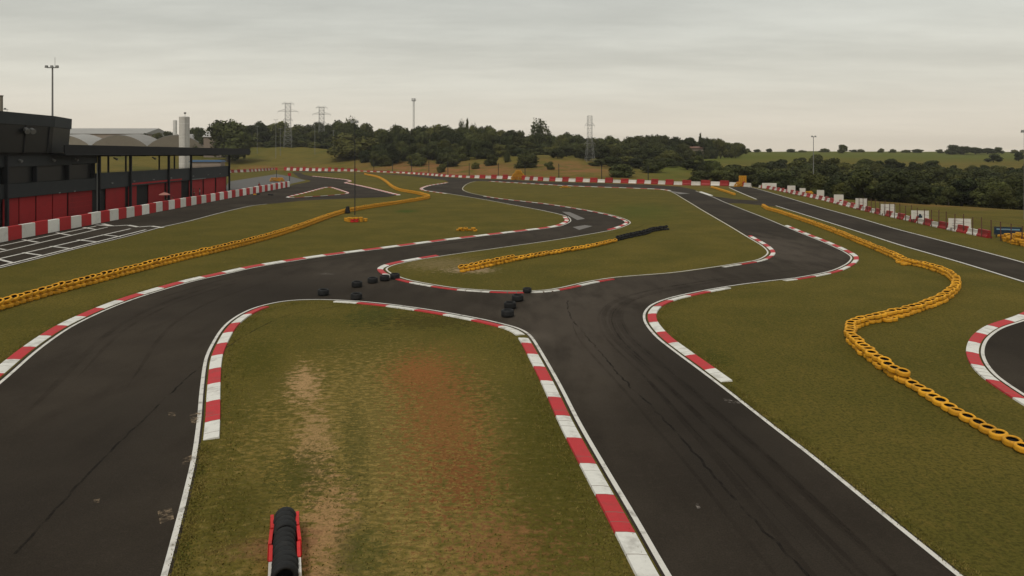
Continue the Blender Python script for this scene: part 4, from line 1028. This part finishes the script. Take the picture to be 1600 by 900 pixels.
# the far wood: skyline row, then lower rows in front
x = 392
while x < 1160:
    w = rnd.uniform(20, 36); Y = rnd.uniform(500, 545) if x < 600 else rnd.uniform(440, 500)
    tree(x, Y, sky_y(x) + rnd.uniform(-3, 4), w * 1.25, 'dark tree in the skyline row of the far wood', 'skyline trees of the far wood'); x += w * .52
x = 388
while x < 600:
    w = rnd.uniform(20, 30); tree(x, rnd.uniform(482, 496), sky_y(x) + rnd.uniform(9, 18), w * 1.2, 'low dark tree behind the pylons on the bank', 'low trees behind the pylons'); x += w * .6
x = 384
while x < 560:
    w = rnd.uniform(14, 22); tree(x, rnd.uniform(474, 480), rnd.uniform(217, 222), w * 1.2, 'low bush at the foot of the trees behind the pylons', 'bushes behind the pylons', bush=True); x += w * .6
for x in (1068, 1080, 1092, 1104, 1116): tree(x, 425 + rnd.uniform(-6, 6), 233 + rnd.uniform(-.8, 1.2), 17, 'bush in front of the low house with the brown roof', 'bushes before the low house', bush=True)
x = 565
while x < 1080:
    w = rnd.uniform(20, 34); Y = rnd.uniform(400, 430)
    tree(x, Y, sky_y(x) + rnd.uniform(8, 15), w * 1.2, 'dark tree in the middle rows of the far wood', 'middle trees of the far wood'); x += w * .7
x = 590
while x < 1062:
    w = rnd.uniform(18, 30); Y = rnd.uniform(355, 390) if x < 870 else rnd.uniform(335, 365)
    tree(x, Y, sky_y(x) + rnd.uniform(20, 28) if x < 860 else sky_y(x) + rnd.uniform(16, 24), w * 1.2, 'dark tree at the front edge of the far wood', 'front trees of the far wood'); x += w * .75
x = 572
while x < 880:
    w = rnd.uniform(18, 30); tree(x, rnd.uniform(345, 390), rnd.uniform(227, 236), w * 1.2, 'bushy undergrowth at the foot of the far wood', 'undergrowth at the foot of the far wood', bush=True); x += w * .75
x = 940
while x < 1105:
    w = rnd.uniform(22, 34); Y = rnd.uniform(262, 320)
    tree(x, Y, sky_y(x) + rnd.uniform(27, 38), w * 1.2, 'leafy tree low in front of the far wood on the right', 'low trees before the far wood'); x += w * .62
# single trees one can point at
tree(357, 400, 186, 76, 'big round dark tree right of the warehouses', v=TV[3])
tree(548, 400, 204, 80, 'broad dark bushy tree on the bank behind the infield floodlight', v=TV[1])
tree(312, 430, 196, 26, 'dark tree left of the big round tree')
tree(847, 440, 183, 36, 'airy open crowned tree standing tall above the wood', v=OPEN)
tree(719, 470, 184, 14, 'slender tree poking above the middle of the wood', v=OPEN)
tree(730, 470, 181, 11, 'thin pointed tree poking highest above the middle wood', v=CONE)
tree(741, 470, 190, 12, 'slim tree just right of the pointed tree above the wood', v=OPEN)
tree(553, 505, 180, 28, 'taller airy tree above the wood behind the floodlight pole', v=OPEN)
tree(1094, 460, 205, 10, 'pointed dark cypress above the right end of the wood', v=CONE)
tree(618, 395, 191, 10, 'narrow dark cypress at the front of the left wood', v=CONE)
tree(1126, 450, 216, 24, 'rounded dark tree at the right end of the wood'); tree(1149, 450, 219, 20, 'last dark tree at the right end of the wood')
tree(792, 330, 232, 11, 'small narrow tree on the bare slope', v=CONE)
tree(825, 290, 237, 44, 'dense dark bush on the slope behind the far tyre heap', bush=True, v=2)
tree(768, 320, 240, 28, 'smaller bush left of the narrow slope tree', bush=True, v=0)
tree(968, 240, 256, 56, 'large dark bush behind the far barrier right of the soil bank', bush=True, v=0)
tree(706, 330, 236, 34, 'dark bush at the foot of the wood above the soil', bush=True, v=2)
tree(650, 345, 238, 40, 'olive bush on the slope below the left wood', bush=True, v=1)
tree(600, 350, 241, 34, 'olive bush right of the broad bushy tree', bush=True, v=1)
tree(690, 300, 255, 18, 'low scrub among the bare soil', bush=True, v=1)
tree(743, 300, 253, 14, 'small scrub on the bare soil', bush=True, v=1)
tree(858, 275, 252, 18, 'small bush right of the dense slope bush', bush=True, v=0)
tree(262, 485, 203, 20, 'dark tree left of the white water tower'); tree(245, 490, 207, 22, 'low dark tree above the warehouse roofs')
tree(228, 490, 206, 10, 'small dark tree at the left end above the warehouse roofs'); tree(304, 485, 197, 26, 'dark tree just right of the white water tower')
# scrub wood in the valley on the right
def val_y(x):
    T_ = [(1040, 262), (1100, 258), (1130, 256), (1170, 262), (1195, 257), (1230, 246), (1260, 241), (1290, 250), (1330, 255), (1400, 251), (1460, 256), (1500, 264), (1530, 262), (1560, 262), (1640, 258)]
    for a, b in zip(T_, T_[1:]):
        if x <= b[0]: return a[1] + (b[1] - a[1]) * max(0, (x - a[0])) / (b[0] - a[0])
    return T_[-1][1]
def min_Y(px):
    T_ = [(1000, 225), (1180, 200), (1300, 143), (1380, 122), (1420, 126), (1460, 130), (1640, 128)]
    for a, b in zip(T_, T_[1:]):
        if px <= b[0]: return a[1] + (b[1] - a[1]) * max(0, (px - a[0])) / (b[0] - a[0])
    return T_[-1][1]
for Y0 in (330, 295, 262, 236, 214, 196, 180, 166, 153, 141, 131):
    x = 1085 + rnd.uniform(0, 20)
    while x < 1630:
        Y = Y0 + rnd.uniform(-7, 7); X = col_x(x, Y); z0 = terrain(X, Y); hh = rnd.uniform(4.2, 8.5) * (1 if Y > 170 else .82); wd_ = hh * rnd.uniform(.95, 1.35)
        yt = max(HOR - (z0 + hh - H) / Y * FP, val_y(x) + rnd.uniform(-7, 5)); hh = z0 * -1 + H - (yt - HOR) / FP * Y
        wpx = min(wd_, hh * 1.6) / Y * FP
        if Y > min_Y(x) + rnd.uniform(0, 8) and hh > 2:
            if rnd.random() < .78: tree(x, Y, yt, wpx, 'leafy tree in the scrub wood behind the right barrier', 'trees of the right scrub wood')
            else: tree(x, Y, yt + .2 * hh / Y * FP, wpx * 1.1, 'rounded bush in the scrub wood behind the right barrier', 'bushes of the right scrub wood', bush=True)
        x += max(8, wpx * rnd.uniform(.55, .95))
# skyline of the field
for px, yt, w, lab in ((1316, 225, 18, 'lone umbrella shaped tree on the field skyline'), (1488, 225, 24, 'tallest tree of the clump on the right skyline'), (1505, 228, 26, 'second tree of the clump on the right skyline'), (1524, 229, 28, 'dense tree in the middle of the skyline clump'), (1543, 231, 24, 'lower tree right in the skyline clump'), (1561, 229, 14, 'upright tree ending the skyline clump')):
    tree(px, 690, yt, w, lab)
for px in (1168, 1185, 1205, 1232, 1255, 1290, 1335, 1345, 1380, 1392, 1415, 1430, 1440, 1466, 1585, 1600):
    tree(px + rnd.uniform(-4, 4), rnd.uniform(740, 800), 234.3 - rnd.uniform(0, 3), rnd.uniform(9, 17), 'low bush in the hedge line on the far field skyline', 'hedge bushes on the field skyline', bush=True)
tree(1552, 420, 240, 22, 'dark upright tree at the field edge on the right', v=TV[5]); tree(1592, 430, 236, 18, 'dark tree at the right picture edge on the field')

# ------------------------------------------------------------------ near grass blades
def grass_mat():
    m = NT('grass_blades'); p = m.pos(); n = m.noise(p, 1.1, 3); oi = m.noise(p, 14, 2)
    c = m.mix(m.ramp(n, .35, .65), (.105, .095, .020), (.21, .155, .045)); c = m.mix(m.ramp(oi, .3, .7, 0, .5), c, (.075, .075, .016))
    m.color(c); m.b.inputs['Roughness'].default_value = .9; m.b.inputs['Specular IOR Level'].default_value = .05; return m.mat
def in_poly(p, poly):
    c = False; j = len(poly) - 1
    for i in range(len(poly)):
        a, b = poly[i], poly[j]
        if (a.y > p.y) != (b.y > p.y) and p.x < (b.x - a.x) * (p.y - a.y) / (b.y - a.y) + a.x: c = not c
        j = i
    return c
gm = MB(); rg = random.Random(3)
polyC = ground_pts(C[::3])
def off_edge(pts, side, n, wmin, wmax):
    ns = normals(pts)
    for _ in range(n):
        i = rg.randrange(len(pts)); d = wmin + (wmax - wmin) * rg.random() ** 2.2
        yield pts[i] + ns[i] * side * d + Vector((rg.uniform(-.15, .15), rg.uniform(-.15, .15), 0))
def blade(p, hmax):
    hh = rg.uniform(.4, 1) * hmax; a = rg.uniform(0, 6.28); w = .012 + .01 * rg.random(); lx, ly = rg.gauss(0, .5) * hh, rg.gauss(0, .5) * hh
    dx, dy = math.cos(a) * w, math.sin(a) * w; b = len(gm.v)
    gm.v += [(p.x - dx, p.y - dy, 0), (p.x + dx, p.y + dy, 0), (p.x + lx, p.y + ly, hh)]; gm.f.append((b, b + 1, b + 2)); gm.m.append(0)
for _ in range(5000):
    p = G(rg.uniform(270, 1010), 470 + 440 * rg.random() ** .7)
    if in_poly(p, polyC): blade(p, .055)
cr = resample(gC, .3); 
for p in off_edge(cr, 1, 7000, .66, 1.3): blade(p, .055)
for p in off_edge(resample(sub(C, (314, 700), (215, 1080)), .2), 1, 3000, .03, .35): blade(p, .055)
for p in off_edge(resample(sub(Rr, (1128, 600), (1600, 975)), .2), 1, 3500, .02, .35): blade(p, .055)
for p in off_edge(resample(sub(Rr, (1150, 446), (1128, 600)), .2), 1, 2500, .62, 1.2): blade(p, .055)
for p in off_edge(resample(sub(L1, (-60, 640), (400, 417)), .3), 1, 4000, .60, 1.2): blade(p, .055)
o = gm.build('grass', [grass_mat()]); tag(o, 'short dry grass blades on the near infield and verges', 'grass', kind='stuff')

# ------------------------------------------------------------------ sky and sun
SUN_EL, SUN_AZ = R(52), R(205)
wd = bpy.data.worlds.new("World"); sc.world = wd; wd.use_nodes = True
t = wd.node_tree; t.nodes.clear(); N = t.nodes.new; L_ = t.links.new
out = N('ShaderNodeOutputWorld'); sky = N('ShaderNodeTexSky'); sky.sky_type = 'NISHITA'; sky.sun_disc = False; sky.sun_elevation = SUN_EL; sky.sun_rotation = SUN_AZ; sky.dust_density = 5; sky.air_density = 1.2
bg1 = N('ShaderNodeBackground'); bg1.inputs['Strength'].default_value = .07; L_(sky.outputs[0], bg1.inputs['Color'])
tc = N('ShaderNodeTexCoord'); sepx = N('ShaderNodeSeparateXYZ'); L_(tc.outputs['Generated'], sepx.inputs[0])
def mth(op, a, b=None, c=None):
    o = N('ShaderNodeMath'); o.operation = op
    for i, v in enumerate((a, b, c)):
        if v is None: continue
        if isinstance(v, (int, float)): o.inputs[i].default_value = v
        else: L_(v, o.inputs[i])
    return o.outputs[0]
zz = mth('MAXIMUM', sepx.outputs['Z'], 0.0); den = mth('ADD', zz, .09)
ux = mth('DIVIDE', sepx.outputs['X'], den); uy = mth('DIVIDE', sepx.outputs['Y'], den)
cmb = N('ShaderNodeCombineXYZ'); L_(ux, cmb.inputs[0]); L_(uy, cmb.inputs[1])
def cloud(scale, stretch, det, rough, rot=0):
    mp = N('ShaderNodeMapping'); mp.inputs['Scale'].default_value = (stretch, 1, 1); mp.inputs['Rotation'].default_value = (0, 0, rot); L_(cmb.outputs[0], mp.inputs[0])
    n = N('ShaderNodeTexNoise'); n.inputs['Scale'].default_value = scale; n.inputs['Detail'].default_value = det; n.inputs['Roughness'].default_value = rough; L_(mp.outputs[0], n.inputs['Vector']); return n.outputs['Fac']
c1 = cloud(.50, .38, 5, .55, R(14)); c2 = cloud(2.1, .50, 7, .66, R(-8))
ramp = N('ShaderNodeValToRGB'); L_(zz, ramp.inputs[0]); cr_ = ramp.color_ramp
stops = [(0.0, srgb(208, 197, 179)), (.035, srgb(208, 200, 185)), (.09, srgb(203, 200, 188)), (.16, srgb(195, 195, 186)), (.26, srgb(184, 186, 180)), (1.0, srgb(192, 194, 191))]
cr_.elements[0].position, cr_.elements[0].color = stops[0]; cr_.elements[1].position, cr_.elements[1].color = stops[-1]
for p_, c_ in stops[1:-1]: e_ = cr_.elements.new(p_); e_.color = c_
mr = N('ShaderNodeMapRange'); mr.interpolation_type = 'SMOOTHSTEP'; L_(mth('ADD', mth('MULTIPLY', c1, .68), mth('MULTIPLY', c2, .32)), mr.inputs[0])
mr.inputs[1].default_value = .34; mr.inputs[2].default_value = .66; mr.inputs[3].default_value = .82; mr.inputs[4].default_value = 1.09
mx = N('ShaderNodeMix'); mx.data_type = 'RGBA'; mx.blend_type = 'MULTIPLY'; fz = N('ShaderNodeMapRange'); fz.interpolation_type = 'SMOOTHSTEP'; L_(zz, fz.inputs[0]); fz.inputs[1].default_value = .02; fz.inputs[2].default_value = .16; fz.inputs[3].default_value = .3; fz.inputs[4].default_value = 1.0; L_(fz.outputs[0], mx.inputs['Factor']); L_(ramp.outputs[0], mx.inputs['A']); L_(mr.outputs[0], mx.inputs['B'])
bg2 = N('ShaderNodeBackground'); bg2.inputs['Strength'].default_value = 1.0; L_(mx.outputs['Result'], bg2.inputs['Color'])
ms = N('ShaderNodeMixShader'); ms.inputs[0].default_value = .93; L_(bg1.outputs[0], ms.inputs[1]); L_(bg2.outputs[0], ms.inputs[2]); L_(ms.outputs[0], out.inputs['Surface'])
sd = bpy.data.lights.new('sun', 'SUN'); sd.energy = 1.25; sd.angle = R(10); sd.color = (1, .95, .88)
so = bpy.data.objects.new('sun', sd); col.objects.link(so); so.location = (0, 0, 60)
dirv = Vector((math.sin(SUN_AZ) * math.cos(SUN_EL), math.cos(SUN_AZ) * math.cos(SUN_EL), math.sin(SUN_EL)))
so.rotation_euler = dirv.to_track_quat('Z', 'Y').to_euler()
sc.view_settings.view_transform = 'Standard'; sc.view_settings.look = 'None'; sc.view_settings.gamma = 1; sc.view_settings.exposure = .33
sc.render.engine = 'CYCLES'; sc.cycles.max_bounces = 5; sc.cycles.transparent_max_bounces = 8; sc.cycles.use_denoising = True

# ------------------------------------------------------------------ thin air haze
hb = MB(); hb.box((0, 1000, 20), (4260, 2660, 68)); hz = NT('haze'); hz.n.remove(hz.b); pv = hz.new('ShaderNodeVolumePrincipled'); pv.inputs['Color'].default_value = (.90, .88, .85, 1); pv.inputs['Density'].default_value = .00011; pv.inputs['Anisotropy'].default_value = .2
hz.l.new(pv.outputs[0], [n for n in hz.n if n.type == 'OUTPUT_MATERIAL'][0].inputs['Volume']); tag(hb.build('haze', [hz.mat]), kind='stuff')
